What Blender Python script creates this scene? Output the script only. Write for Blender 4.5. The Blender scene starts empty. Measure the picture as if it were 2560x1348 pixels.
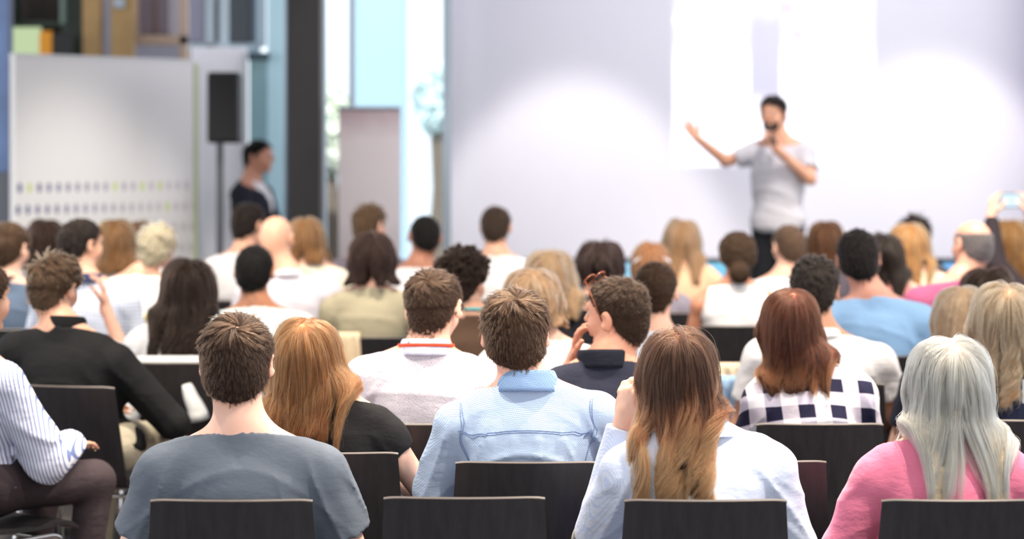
import bpy, math, random
import numpy as np
import openvdb
from mathutils import Vector, Matrix

# ------------------------------------------------------------------ camera, sky, lights, exposure
SC = bpy.context.scene
COL = SC.collection
F, H, YH, CX = 5600.0, 1.68, 375.0, 1280.0          # focal length in px of the 2560 wide frame, eye height, horizon row
random.seed(7); RNG = np.random.default_rng(7)
f32 = np.float32

def wx(px, s): return (px - CX) / s
def wz(py, s): return H - (py - YH) / s
def wy(s): return F / s

cd = bpy.data.cameras.new('camera'); cam = bpy.data.objects.new('camera', cd); COL.objects.link(cam)
cam.location = (0, 0, H); cam.rotation_euler = (math.radians(90), 0, 0)
cd.sensor_width = 36.0; cd.lens = F / 2560 * 36; cd.shift_y = -(674 - YH) / 2560
cd.clip_start = .1; cd.clip_end = 400
cd.dof.use_dof = True; cd.dof.focus_distance = 6.1; cd.dof.aperture_fstop = cd.lens / 1000 / .036
SC.camera = cam
SC.view_settings.view_transform = 'Standard'; SC.view_settings.look = 'None'
SC.view_settings.gamma = 1; SC.view_settings.use_curve_mapping = False
SC.view_settings.exposure = 0.18
SC.cycles.max_bounces = 8; SC.cycles.diffuse_bounces = 3; SC.cycles.glossy_bounces = 3
SC.cycles.transmission_bounces = 5; SC.cycles.transparent_max_bounces = 8
SC.cycles.caustics_reflective = False; SC.cycles.caustics_refractive = False
SC.cycles.sample_clamp_indirect = 4; SC.cycles.use_denoising = True

def lin(c):
    return tuple((v / 255 / 12.92) if v <= 10 else ((v / 255 + .055) / 1.055) ** 2.4 for v in c)

wd = bpy.data.worlds.new('sky'); SC.world = wd; wd.use_nodes = True
bg = wd.node_tree.nodes['Background']; bg.inputs[0].default_value = (.95, .97, 1.0, 1); bg.inputs[1].default_value = 1.75

sl_ = bpy.data.lights.new('sun', 'SUN'); sl_.energy = 6.5; sl_.angle = math.radians(.6); so = bpy.data.objects.new('sun', sl_); COL.objects.link(so)
so.rotation_euler = Vector((.05, .65, -.75)).to_track_quat('-Z', 'Y').to_euler(); so.location = (-6, -10, 14)

def spot(name, loc, aim, power, angle, blend=.3, color=(1, .9, .78), size=.06):
    l = bpy.data.lights.new(name, 'SPOT'); l.energy = power; l.spot_size = math.radians(angle); l.spot_blend = blend
    l.color = color; l.shadow_soft_size = size
    o = bpy.data.objects.new(name, l); COL.objects.link(o); o.location = loc
    o.rotation_euler = (Vector(aim) - Vector(loc)).to_track_quat('-Z', 'Y').to_euler()
    return o

# spots that rake the projection wall (their pools end in round arches)
for px, ztop, pw in ((1430, 2.44, 1.0), (2330, 2.80, 1.0)):
    x = wx(px, 329)
    spot('wall_washer', (x, 14.3, 5.5), (x, 17.0, ztop - 3.0), 620 * pw, 33, .3, (1, .93, .88), .10)
spot('wall_washer', (-2.3, 13.0, 4.9), (-2.5, 15.3, .2), 620, 34, .7, (1, .93, .82), .10)
# downlights over the audience
for i, (x, y, tx, ty, p) in enumerate(((1.7, 6.9, .2, 6.0, 300), (-2.2, 6.2, -1.5, 6.9, 170), (.2, 8.2, .1, 7.2, 300), (2.6, 7.4, 2.0, 8.6, 300),
                                       (-1.6, 7.4, -1.9, 9.2, 250), (-.2, 9.2, -.7, 11.2, 240), (1.2, 9.4, 1.5, 11.6, 330), (-2.6, 10.0, -2.7, 11.8, 250),
                                       (-.7, 7.2, -1.0, 6.0, 180), (2.0, 4.5, 1.1, 5.8, 290), (2.9, 10.2, 2.6, 12.2, 300))):
    spot('downlight', (x, y, 4.4), (tx, ty, 1.0), p * 2.5, 62, .5, (1, .88, .74), .05)
# stage key light on the presenter, from the right above the audience
spot('stage_light', (2.6, 12.6, 5.6), (1.75, 15.1, 1.3), 520, 34, .6, (1, .9, .8), .25)
spot('banner_fill', (-.7, 12.6, 4.8), (-.95, 15.0, 1.2), 200, 30, .7, (1, .92, .88), .1)  # added fill spot, only there to brighten the roll-up banner
spot('lower_wall_fill', (2.6, 12.2, 5.9), (2.6, 17.0, .7), 300, 64, 1.0, (1, .97, .97), .5)  # added wide fill that lifts the lower part of the projection wall
al = bpy.data.lights.new('wall_fill_strip', 'AREA'); al.shape = 'RECTANGLE'; al.size = 7.5; al.size_y = .25; al.energy = 100; al.color = (.84, .84, 1)  # added cool area fill to brighten the upper wall, not a known fixture
ao = bpy.data.objects.new('wall_fill_strip', al); COL.objects.link(ao); ao.location = (3.0, 14.2, 6.1); ao.rotation_euler = Vector((0, 2.8, -2.6)).to_track_quat('-Z', 'Y').to_euler()

# ------------------------------------------------------------------ materials
MATS = {}
def nd(nt, t, **kw):
    n = nt.nodes.new(t)
    for k, v in kw.items(): setattr(n, k, v)
    return n
def ramp(nt, fac, stops, interp='LINEAR'):
    r = nd(nt, 'ShaderNodeValToRGB'); r.color_ramp.interpolation = interp
    e = r.color_ramp.elements
    while len(e) < len(stops): e.new(.5)
    for a, (p, c) in zip(e, stops): a.position = p; a.color = (*c, 1) if len(c) == 3 else c
    nt.links.new(fac, r.inputs[0]); return r.outputs[0]
def math_(nt, op, a, b=None, c=None):
    n = nd(nt, 'ShaderNodeMath', operation=op)
    for i, v in enumerate((a, b, c)):
        if v is None: continue
        if isinstance(v, (int, float)): n.inputs[i].default_value = v
        else: nt.links.new(v, n.inputs[i])
    return n.outputs[0]
def mixc(nt, fac, a, b, mode='MIX'):
    n = nd(nt, 'ShaderNodeMix', data_type='RGBA', blend_type=mode)
    for i, v in ((0, fac), (6, a), (7, b)):
        if isinstance(v, tuple): n.inputs[i].default_value = (*v, 1) if len(v) == 3 else v
        elif isinstance(v, (int, float)): n.inputs[i].default_value = v
        else: nt.links.new(v, n.inputs[i])
    return n.outputs[2]
def newmat(name):
    m = bpy.data.materials.new(name); m.use_nodes = True
    nt = m.node_tree; return m, nt, nt.nodes['Principled BSDF']
def noise(nt, scale, detail=3, rough=.5, vec=None, stretch=None):
    n = nd(nt, 'ShaderNodeTexNoise'); n.inputs['Scale'].default_value = scale
    n.inputs['Detail'].default_value = detail; n.inputs['Roughness'].default_value = rough
    if vec is None: vec = nd(nt, 'ShaderNodeTexCoord').outputs['Object']
    if stretch:
        mp = nd(nt, 'ShaderNodeMapping'); mp.inputs['Scale'].default_value = stretch; nt.links.new(vec, mp.inputs[0]); vec = mp.outputs[0]
    nt.links.new(vec, n.inputs['Vector']); return n.outputs['Fac']
def bump(nt, h, strength, dist, bs):
    b = nd(nt, 'ShaderNodeBump'); b.inputs['Strength'].default_value = strength; b.inputs['Distance'].default_value = dist
    nt.links.new(h, b.inputs['Height']); nt.links.new(b.outputs[0], bs.inputs['Normal'])
def plain(name, c, rough=.5, metal=0, spec=.5, var=0.0, vs=3.0, coat=0):
    k = ('p', name, c, rough, metal, var)
    if k in MATS: return MATS[k]
    m, nt, bs = newmat(name); L = lin(c)
    bs.inputs['Base Color'].default_value = (*L, 1); bs.inputs['Roughness'].default_value = rough
    bs.inputs['Metallic'].default_value = metal; bs.inputs['Specular IOR Level'].default_value = spec
    bs.inputs['Coat Weight'].default_value = coat
    if var:
        nt.links.new(ramp(nt, noise(nt, vs, 4), [(.3, tuple(v * (1 - var) for v in L)), (.7, tuple(min(1, v * (1 + var)) for v in L))]), bs.inputs['Base Color'])
    MATS[k] = m; return m
def glow(name, c, strength):
    k = ('g', name, c, strength)
    if k in MATS: return MATS[k]
    m, nt, bs = newmat(name); bs.inputs['Base Color'].default_value = (0, 0, 0, 1)
    bs.inputs['Emission Color'].default_value = (*lin(c), 1); bs.inputs['Emission Strength'].default_value = strength
    MATS[k] = m; return m
def skin(c):
    k = ('skin', c)
    if k in MATS: return MATS[k]
    m, nt, bs = newmat('skin'); L = lin(c)
    nt.links.new(ramp(nt, noise(nt, 14, 4), [(.3, (L[0] * .9, L[1] * .82, L[2] * .8)), (.7, (min(1, L[0] * 1.04), L[1] * 1.02, L[2] * 1.02))]), bs.inputs['Base Color'])
    bs.inputs['Roughness'].default_value = .5; bs.inputs['Subsurface Weight'].default_value = .25
    bs.inputs['Subsurface Radius'].default_value = (.012, .005, .003); bs.inputs['Subsurface Scale'].default_value = 1.0
    bump(nt, noise(nt, 400, 2), .15, .0008, bs)
    MATS[k] = m; return m
def fabric(c, kind='plain', c2=(255, 255, 255), rough=.85, p=1.0, wr=.5, sheen=.0):
    """cloth; kind picks the woven or printed pattern, p its size; wr the strength of the fine creases"""
    k = ('f', c, kind, c2, rough, p, wr)
    if k in MATS: return MATS[k]
    m, nt, bs = newmat(kind + '_cloth'); L, L2 = lin(c), lin(c2)
    tc = nd(nt, 'ShaderNodeTexCoord').outputs['Object']; sp = nd(nt, 'ShaderNodeSeparateXYZ'); nt.links.new(tc, sp.inputs[0])
    X, Y, Z = sp.outputs
    big = noise(nt, 9, 3, .5, tc)
    base = ramp(nt, big, [(.25, tuple(v * .94 for v in L)), (.75, L)])
    if kind == 'gingham':
        # woven checks: both directions solid = navy, one = mid tone, none = white; squares lean a little with the cut
        xs = math_(nt, 'ADD', X, math_(nt, 'MULTIPLY', Z, .12))
        a = math_(nt, 'GREATER_THAN', math_(nt, 'FRACT', math_(nt, 'MULTIPLY', xs, 9.8 * p)), .5)
        b = math_(nt, 'GREATER_THAN', math_(nt, 'FRACT', math_(nt, 'MULTIPLY', math_(nt, 'ADD', Z, math_(nt, 'MULTIPLY', Y, .35)), 11.0 * p)), .5)
        one = mixc(nt, b, lin((242, 240, 246)), lin((198, 190, 202)))
        two = mixc(nt, b, lin((196, 190, 208)), lin((32, 32, 58)))
        base = mixc(nt, a, one, two)
    elif kind == 'stripes':
        f_ = math_(nt, 'GREATER_THAN', math_(nt, 'FRACT', math_(nt, 'MULTIPLY', math_(nt, 'ADD', math_(nt, 'ADD', X, math_(nt, 'MULTIPLY', Y, .8)), math_(nt, 'MULTIPLY', Z, .25)), 90 * p)), .66)
        base = mixc(nt, f_, base, L2)
    elif kind in ('dots', 'denim', 'checks'):
        fq = (165 if kind == 'dots' else 270) * p; zy = math_(nt, 'ADD', Z, math_(nt, 'MULTIPLY', Y, -.55)); wob = math_(nt, 'MULTIPLY', noise(nt, 60, 2, .5, tc), .012 if kind == 'dots' else .002)
        rw = math_(nt, 'FLOOR', math_(nt, 'MULTIPLY', math_(nt, 'ADD', zy, wob), fq)); xo = math_(nt, 'ADD', math_(nt, 'MULTIPLY', math_(nt, 'ADD', X, wob), fq * .8), math_(nt, 'MULTIPLY', rw, .5))
        a = math_(nt, 'SUBTRACT', math_(nt, 'FRACT', xo), .5); b = math_(nt, 'SUBTRACT', math_(nt, 'FRACT', math_(nt, 'MULTIPLY', math_(nt, 'ADD', zy, wob), fq)), .5)
        fac = math_(nt, 'LESS_THAN', math_(nt, 'ADD', math_(nt, 'MULTIPLY', a, a), math_(nt, 'MULTIPLY', b, b)), .07)
        if kind == 'checks':
            a = math_(nt, 'GREATER_THAN', math_(nt, 'FRACT', math_(nt, 'MULTIPLY', X, 55)), .7)
            b = math_(nt, 'GREATER_THAN', math_(nt, 'FRACT', math_(nt, 'MULTIPLY', Z, 55)), .7)
            fac = math_(nt, 'MAXIMUM', a, b)
        base = mixc(nt, fac, base, L2)
    nt.links.new(base, bs.inputs['Base Color'])
    bs.inputs['Roughness'].default_value = rough; bs.inputs['Specular IOR Level'].default_value = .25
    if sheen: bs.inputs['Sheen Weight'].default_value = sheen
    h1 = noise(nt, 11, 4, .55, tc, (1, 1, 1.8)); h2 = noise(nt, 700, 1, .5, tc)
    hh = math_(nt, 'ADD', math_(nt, 'MULTIPLY', h1, 1.0), math_(nt, 'MULTIPLY', h2, .03))
    bump(nt, hh, wr, .016, bs)
    MATS[k] = m; return m
def hlin(c): return tuple(v * (.32 + .63 * max(lin(c))) for v in lin(c))
def hairmat(c1, c2, tip=None, tip_at=.45, rough=.35):
    """strands: every strand picks a tone between c1 and c2; an optional third tone grows towards the tips (dyed ends)"""
    k = ('h', c1, c2, tip, tip_at)
    if k in MATS: return MATS[k]
    m = bpy.data.materials.new('hair_strand'); m.use_nodes = True; nt = m.node_tree
    nt.nodes.remove(nt.nodes['Principled BSDF'])
    hb = nd(nt, 'ShaderNodeBsdfHairPrincipled'); hb.model = 'CHIANG'; hb.parametrization = 'COLOR'
    hi = nd(nt, 'ShaderNodeHairInfo')
    col = mixc(nt, hi.outputs['Random'], hlin(c1), hlin(c2))
    if tip:
        t = ramp(nt, hi.outputs['Intercept'], [(tip_at - .2, (0, 0, 0)), (min(1, tip_at + .25), (1, 1, 1))])
        t2 = math_(nt, 'MULTIPLY', t, math_(nt, 'ADD', .45, math_(nt, 'MULTIPLY', hi.outputs['Random'], .75)))
        col = mixc(nt, t2, col, hlin(tip))
    nt.links.new(col, hb.inputs['Color'])
    hb.inputs['Roughness'].default_value = rough; hb.inputs['Radial Roughness'].default_value = .45
    hb.inputs['Coat'].default_value = .0; hb.inputs['IOR'].default_value = 1.38
    nt.links.new(hb.outputs[0], nt.nodes['Material Output'].inputs[0])
    MATS[k] = m; return m

# ------------------------------------------------------------------ object helpers
def tag(o, label=None, cat=None, group=None, kind=None):
    if label: o['label'] = label
    if cat: o['category'] = cat
    if group: o['group'] = group
    if kind: o['kind'] = kind
    return o
def link(name, me, mat=None, parent=None):
    o = bpy.data.objects.new(name, me); COL.objects.link(o)
    if mat is not None: me.materials.append(mat)
    if parent is not None: o.parent = parent
    return o
def mesh(name, V, Q, smooth=True):
    me = bpy.data.meshes.new(name); V = np.asarray(V, f32); 
    if isinstance(Q, np.ndarray):
        me.vertices.add(len(V)); me.vertices.foreach_set('co', V.ravel())
        n = len(Q); w = Q.shape[1]
        me.loops.add(n * w); me.loops.foreach_set('vertex_index', Q.astype(np.int32).ravel())
        me.polygons.add(n); me.polygons.foreach_set('loop_start', np.arange(0, n * w, w, dtype=np.int32))
        me.update(calc_edges=True)
    else:
        me.from_pydata(V.tolist(), [], Q); me.update()
    if smooth: me.polygons.foreach_set('use_smooth', np.ones(len(me.polygons), bool))
    return me
class MB:
    """collects boxes, tubes and sheets and links them as one mesh object"""
    def __init__(s): s.v = []; s.f = []
    def add(s, v, f):
        n = len(s.v); s.v += [tuple(map(float, p)) for p in v]; s.f += [tuple(n + i for i in q) for q in f]; return s
    def box(s, c, d, rz=0, bev=0):
        x, y, z = (v / 2 for v in d); b = min(bev, x * .9, y * .9, z * .9)
        P = []
        cr, sr = math.cos(rz), math.sin(rz)
        if b <= 0:
            P = [(i * x, j * y, k * z) for k in (-1, 1) for j in (-1, 1) for i in (-1, 1)]
            Fc = [(0, 2, 3, 1), (4, 5, 7, 6), (0, 1, 5, 4), (2, 6, 7, 3), (0, 4, 6, 2), (1, 3, 7, 5)]
        else:
            rings = []
            for zz, ins in ((-z, b), (-z + b, 0), (z - b, 0), (z, b)):
                rings.append([((sx * (x - ins)) if a == 0 else sx * (x - b - 0), 0, 0) for sx in (1,) for a in (0,)] and
                             [(x - ins, -(y - b), zz), (x - ins, (y - b), zz), (x - b, y - ins, zz), (-(x - b), y - ins, zz),
                              (-(x - ins), y - b, zz), (-(x - ins), -(y - b), zz), (-(x - b), -(y - ins), zz), (x - b, -(y - ins), zz)])
            P = [p for r in rings for p in r]
            Fc = [tuple(range(7, -1, -1)), tuple(range(24, 32))]
            for r in range(3):
                for i in range(8): Fc.append((r * 8 + i, r * 8 + (i + 1) % 8, r * 8 + 8 + (i + 1) % 8, r * 8 + 8 + i))
        P = [(c[0] + p[0] * cr - p[1] * sr, c[1] + p[0] * sr + p[1] * cr, c[2] + p[2]) for p in P]
        return s.add(P, Fc)
    def tube(s, pts, r, n=10, cap=True):
        pts = [Vector(p) for p in pts]; R = r if isinstance(r, (list, tuple)) else [r] * len(pts)
        t = (pts[1] - pts[0]).normalized(); u = t.orthogonal().normalized(); V = []; Fc = []
        for i, p in enumerate(pts):
            t2 = ((pts[min(i + 1, len(pts) - 1)] - pts[max(i - 1, 0)])).normalized()
            u = (u - t2 * u.dot(t2)).normalized(); w = t2.cross(u)
            for j in range(n):
                a = 2 * math.pi * j / n; V.append(p + (u * math.cos(a) + w * math.sin(a)) * R[i])
            if i:
                for j in range(n): Fc.append(((i - 1) * n + j, (i - 1) * n + (j + 1) % n, i * n + (j + 1) % n, i * n + j))
        if cap: Fc.append(tuple(range(n - 1, -1, -1))); Fc.append(tuple((len(pts) - 1) * n + j for j in range(n)))
        return s.add(V, Fc)
    def grid(s, fn, nu, nv, th=0.0):
        """sheet fn(u,v)->point, given a thickness along its normal"""
        P = [[Vector(fn(i / nu, j / nv)) for j in range(nv + 1)] for i in range(nu + 1)]
        V = [p for r in P for p in r]; m = nv + 1
        Fc = [(i * m + j, (i + 1) * m + j, (i + 1) * m + j + 1, i * m + j + 1) for i in range(nu) for j in range(nv)]
        if th:
            V2 = []
            for i in range(nu + 1):
                for j in range(nv + 1):
                    du = P[min(i + 1, nu)][j] - P[max(i - 1, 0)][j]; dv = P[i][min(j + 1, nv)] - P[i][max(j - 1, 0)]
                    V2.append(P[i][j] - du.cross(dv).normalized() * th)
            n = len(V); Fc += [tuple(n + k for k in reversed(q)) for q in Fc]; V += V2
            for i in range(nu):
                for j in (0, nv):
                    a, b = i * m + j, (i + 1) * m + j
                    Fc.append((a, a + n, b + n, b) if j == 0 else (b, b + n, a + n, a))
            for j in range(nv):
                for i in (0, nu):
                    a, b = i * m + j, i * m + j + 1
                    Fc.append((b, b + n, a + n, a) if i == 0 else (a, a + n, b + n, b))
        return s.add(V, Fc)
    def lathe(s, prof, n=20, c=(0, 0, 0)):
        V = [(c[0] + r * math.cos(2 * math.pi * j / n), c[1] + r * math.sin(2 * math.pi * j / n), c[2] + z) for r, z in prof for j in range(n)]
        Fc = [(i * n + j, i * n + (j + 1) % n, (i + 1) * n + (j + 1) % n, (i + 1) * n + j) for i in range(len(prof) - 1) for j in range(n)]
        Fc.append(tuple(range(n - 1, -1, -1))); Fc.append(tuple((len(prof) - 1) * n + j for j in range(n)))
        return s.add(V, Fc)
    def build(s, name, mat, parent=None, smooth=False):
        return link(name, mesh(name, s.v, s.f, smooth), mat, parent)
def arc(p, r=.04, n=5):
    """polyline with its corners rounded"""
    p = [Vector(q) for q in p]; out = [p[0]]
    for i in range(1, len(p) - 1):
        a = (p[i - 1] - p[i]); b = (p[i + 1] - p[i]); rr = min(r, a.length * .45, b.length * .45)
        A = p[i] + a.normalized() * rr; B = p[i] + b.normalized() * rr
        for k in range(n + 1):
            t = k / n; out.append(A.lerp(p[i], t).lerp(p[i].lerp(B, t), t))
    return out + [p[-1]]
def smooth_by_angle(o, deg=35):
    me = o.data
    me.polygons.foreach_set('use_smooth', np.ones(len(me.polygons), bool))
    me.set_sharp_from_angle(angle=math.radians(deg))
    return o
# ------------------------------------------------------------------ distance-field bodies
BIG = .15
def axis(lo, hi, fine, hf, hc):
    out = [lo]
    while out[-1] < hi:
        x = out[-1]; out.append(x + (hf if any(a <= x <= b for a, b in fine) else hc))
    return np.array(out, f32)
class Vol:
    def __init__(s, ax): s.ax = ax; s.g = np.full([len(a) for a in ax], BIG, f32)
    def sub(s, lo, hi):
        sl = tuple(slice(max(0, int(np.searchsorted(a, l)) - 1), int(np.searchsorted(a, h)) + 1) for a, l, h in zip(s.ax, lo, hi))
        X = s.ax[0][sl[0]][:, None, None]; Y = s.ax[1][sl[1]][None, :, None]; Z = s.ax[2][sl[2]][None, None, :]
        return sl, X, Y, Z
    def op(s, pr, k=.02, inf=0.0, mode='u'):
        m = k + .045 + inf
        if pr[0] == 'c':
            _, a, b, ra, rb = pr; a = np.array(a, f32); b = np.array(b, f32); r = max(ra, rb)
            sl, X, Y, Z = s.sub(np.minimum(a, b) - r - m, np.maximum(a, b) + r + m)
            ba = b - a; q = float(ba @ ba) + 1e-9
            h = np.clip(((X - a[0]) * ba[0] + (Y - a[1]) * ba[1] + (Z - a[2]) * ba[2]) / q, 0, 1)
            d = np.sqrt((X - a[0] - h * ba[0]) ** 2 + (Y - a[1] - h * ba[1]) ** 2 + (Z - a[2] - h * ba[2]) ** 2) - (ra + (rb - ra) * h)
        else:
            _, c, r = pr[:3]; R = np.eye(3) if len(pr) < 4 else np.array(pr[3]); mr = max(r)
            e = np.sqrt(((R * np.array(r)[None, :]) ** 2).sum(1)) + m
            sl, X, Y, Z = s.sub(np.array(c) - e, np.array(c) + e)
            x, y, z = X - c[0], Y - c[1], Z - c[2]
            u = (x * R[0, 0] + y * R[1, 0] + z * R[2, 0]) / r[0]; v = (x * R[0, 1] + y * R[1, 1] + z * R[2, 1]) / r[1]; w = (x * R[0, 2] + y * R[1, 2] + z * R[2, 2]) / r[2]
            k0 = np.sqrt(u * u + v * v + w * w); k1 = np.sqrt((u / r[0]) ** 2 + (v / r[1]) ** 2 + (w / r[2]) ** 2) + 1e-6
            d = k0 * (k0 - 1) / k1
        d = (d - inf).astype(f32); g = s.g[sl]
        if mode == 'u':
            h = np.maximum(k - np.abs(g - d), 0) / k; s.g[sl] = np.minimum(g, d) - h * h * k * .25
        else:
            d = -d; h = np.maximum(k - np.abs(g - d), 0) / k; s.g[sl] = np.maximum(g, d) + h * h * k * .25
        return s
    def many(s, prs, inf=0.0):
        for pr, k in prs: s.op(pr, k, inf)
        return s
    def XYZ(s): return s.ax[0][:, None, None], s.ax[1][None, :, None], s.ax[2][None, None, :]
    def cut(s, p, n):
        n = np.array(n, f32); n /= np.linalg.norm(n); X, Y, Z = s.XYZ()
        s.g = np.maximum(s.g, (X - p[0]) * n[0] + (Y - p[1]) * n[1] + (Z - p[2]) * n[2]); return s
    def mesh(s, name, keep=None):
        g = np.clip(s.g, -.04, .04).astype(np.float64)
        for ax_ in range(3):
            idx = [slice(None)] * 3
            for e in (0, -1): idx[ax_] = e; g[tuple(idx)] = .04
        vg = openvdb.FloatGrid(background=.04); vg.copyFromArray(g)
        P, Q = vg.convertToQuads(0.0)
        P = np.stack([np.interp(P[:, i], np.arange(len(s.ax[i])), s.ax[i]) for i in range(3)], 1)
        return mesh(name, P, Q[:, ::-1].astype(np.int64))
    def sampler(s):
        ax, g = s.ax, s.g; idx = [np.arange(len(a), dtype=f32) for a in ax]
        def f(P):
            c = [np.clip(np.interp(P[:, i], ax[i], idx[i]), 0, len(ax[i]) - 1.001) for i in range(3)]
            i0 = [a.astype(np.int32) for a in c]; t = [a - b for a, b in zip(c, i0)]
            r = 0
            for dx in (0, 1):
                for dy in (0, 1):
                    for dz in (0, 1):
                        w = (t[0] if dx else 1 - t[0]) * (t[1] if dy else 1 - t[1]) * (t[2] if dz else 1 - t[2])
                        r = r + w * g[i0[0] + dx, i0[1] + dy, i0[2] + dz]
            return r
        return f
def grad(f, P, e=.004):
    G = np.stack([f(P + np.eye(3)[i] * e) - f(P - np.eye(3)[i] * e) for i in range(3)], 1)
    return G / (np.linalg.norm(G, axis=1, keepdims=True) + 1e-8)
def nrm(v): return v / (np.linalg.norm(v, axis=-1, keepdims=True) + 1e-9)
def rotm(yaw=0, pitch=0, roll=0):
    """yaw: turn left (+), pitch: look up (+), roll: tilt the crown to the right (+); degrees"""
    y, p, r = map(math.radians, (yaw, pitch, -roll))
    Rz = np.array([[math.cos(y), -math.sin(y), 0], [math.sin(y), math.cos(y), 0], [0, 0, 1]])
    Rx = np.array([[1, 0, 0], [0, math.cos(p), -math.sin(p)], [0, math.sin(p), math.cos(p)]])
    Ry = np.array([[math.cos(r), 0, -math.sin(r)], [0, 1, 0], [math.sin(r), 0, math.cos(r)]])
    return Rz @ Ry @ Rx

def hand_prims(w, d, nr, side, curl=.5, fc=None):
    """palm and five fingers at wrist w, pointing along d, palm facing nr, thumb towards side (unit vectors)"""
    w = np.array(w, float); d = nrm(np.array(d, float)); nr = np.array(nr, float); nr = nrm(nr - d * (nr @ d)); sd = np.cross(d, nr); 
    if sd @ np.array(side, float) < 0: sd = -sd
    out = [(('e', tuple(w + d * .05), (.036, .013, .05), np.stack([sd, nr, d], 1)), .012),
           (('c', tuple(w - d * .01), tuple(w + d * .03), .024, .022), .015)]
    for i, (o, ln) in enumerate(((.027, .072), (.009, .082), (-.009, .076), (-.027, .06))):
        p = w + d * (.088 - abs(o) * .25) + sd * o; a = 0.12 + sd @ sd * 0; dirv = nrm(d + sd * o * 5)
        r = .0085
        for j, part in enumerate((.45, .3, .25)):
            c = (fc[i] if fc else curl) * (.5 if j == 0 else 1.0) * (1 + i * .08)
            dirv = nrm(dirv * math.cos(c) + nr * math.sin(c)); q = p + dirv * ln * part
            out.append((('c', tuple(p), tuple(q), r, r - .0008), .005)); p = q; r -= .0008
    p = w + d * .03 + sd * .026 + nr * .004; v = nrm(d * .7 + sd * .75 + nr * .25)
    for j, ln in enumerate((.036, .028, .024)):
        q = p + v * ln; out.append((('c', tuple(p), tuple(q), .0115 - j * .0012, .0105 - j * .0012), .008)); p = q
        v = nrm(v + nr * .25 * curl * 2 + d * .35 - sd * .25)
    return out

def collar_mesh(name, c, tilt, rx, ry, h, mat, parent, flare=.014, stand=.014, gap=.5, fall=True, th=.0016):
    """shirt collar: a stand round the neck and the fold that falls outside it; c = centre of its lower edge"""
    m = MB(); n = 48
    if fall: prof = [(0, 0), (-.001, h * .5), (.000, h), (.004, h + .003), (.008, h - .002), (.008 + flare * .5, h * .4), (.009 + flare, -.012)]
    else: prof = [(0, 0), (-.001, h * .5), (-.001, h), (.002, h + .001), (.0045, h), (.006, 0)]
    def fn(u, v):
        a = -math.pi / 2 + (u - .5) * 2 * (math.pi - gap * .5); i = v * (len(prof) - 1); k = min(int(i), len(prof) - 2); t = i - k
        dr = prof[k][0] * (1 - t) + prof[k + 1][0] * t; z = prof[k][1] * (1 - t) + prof[k + 1][1] * t
        x, y = (rx + dr) * math.cos(a), (ry + dr) * math.sin(a)
        return (c[0] + x, c[1] + y, c[2] + z - .12 * (y + ry) - .5 * max(0, y))
    m.grid(fn, n, len(prof) * 2, th)
    return m.build(name, mat, parent, True)

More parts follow.
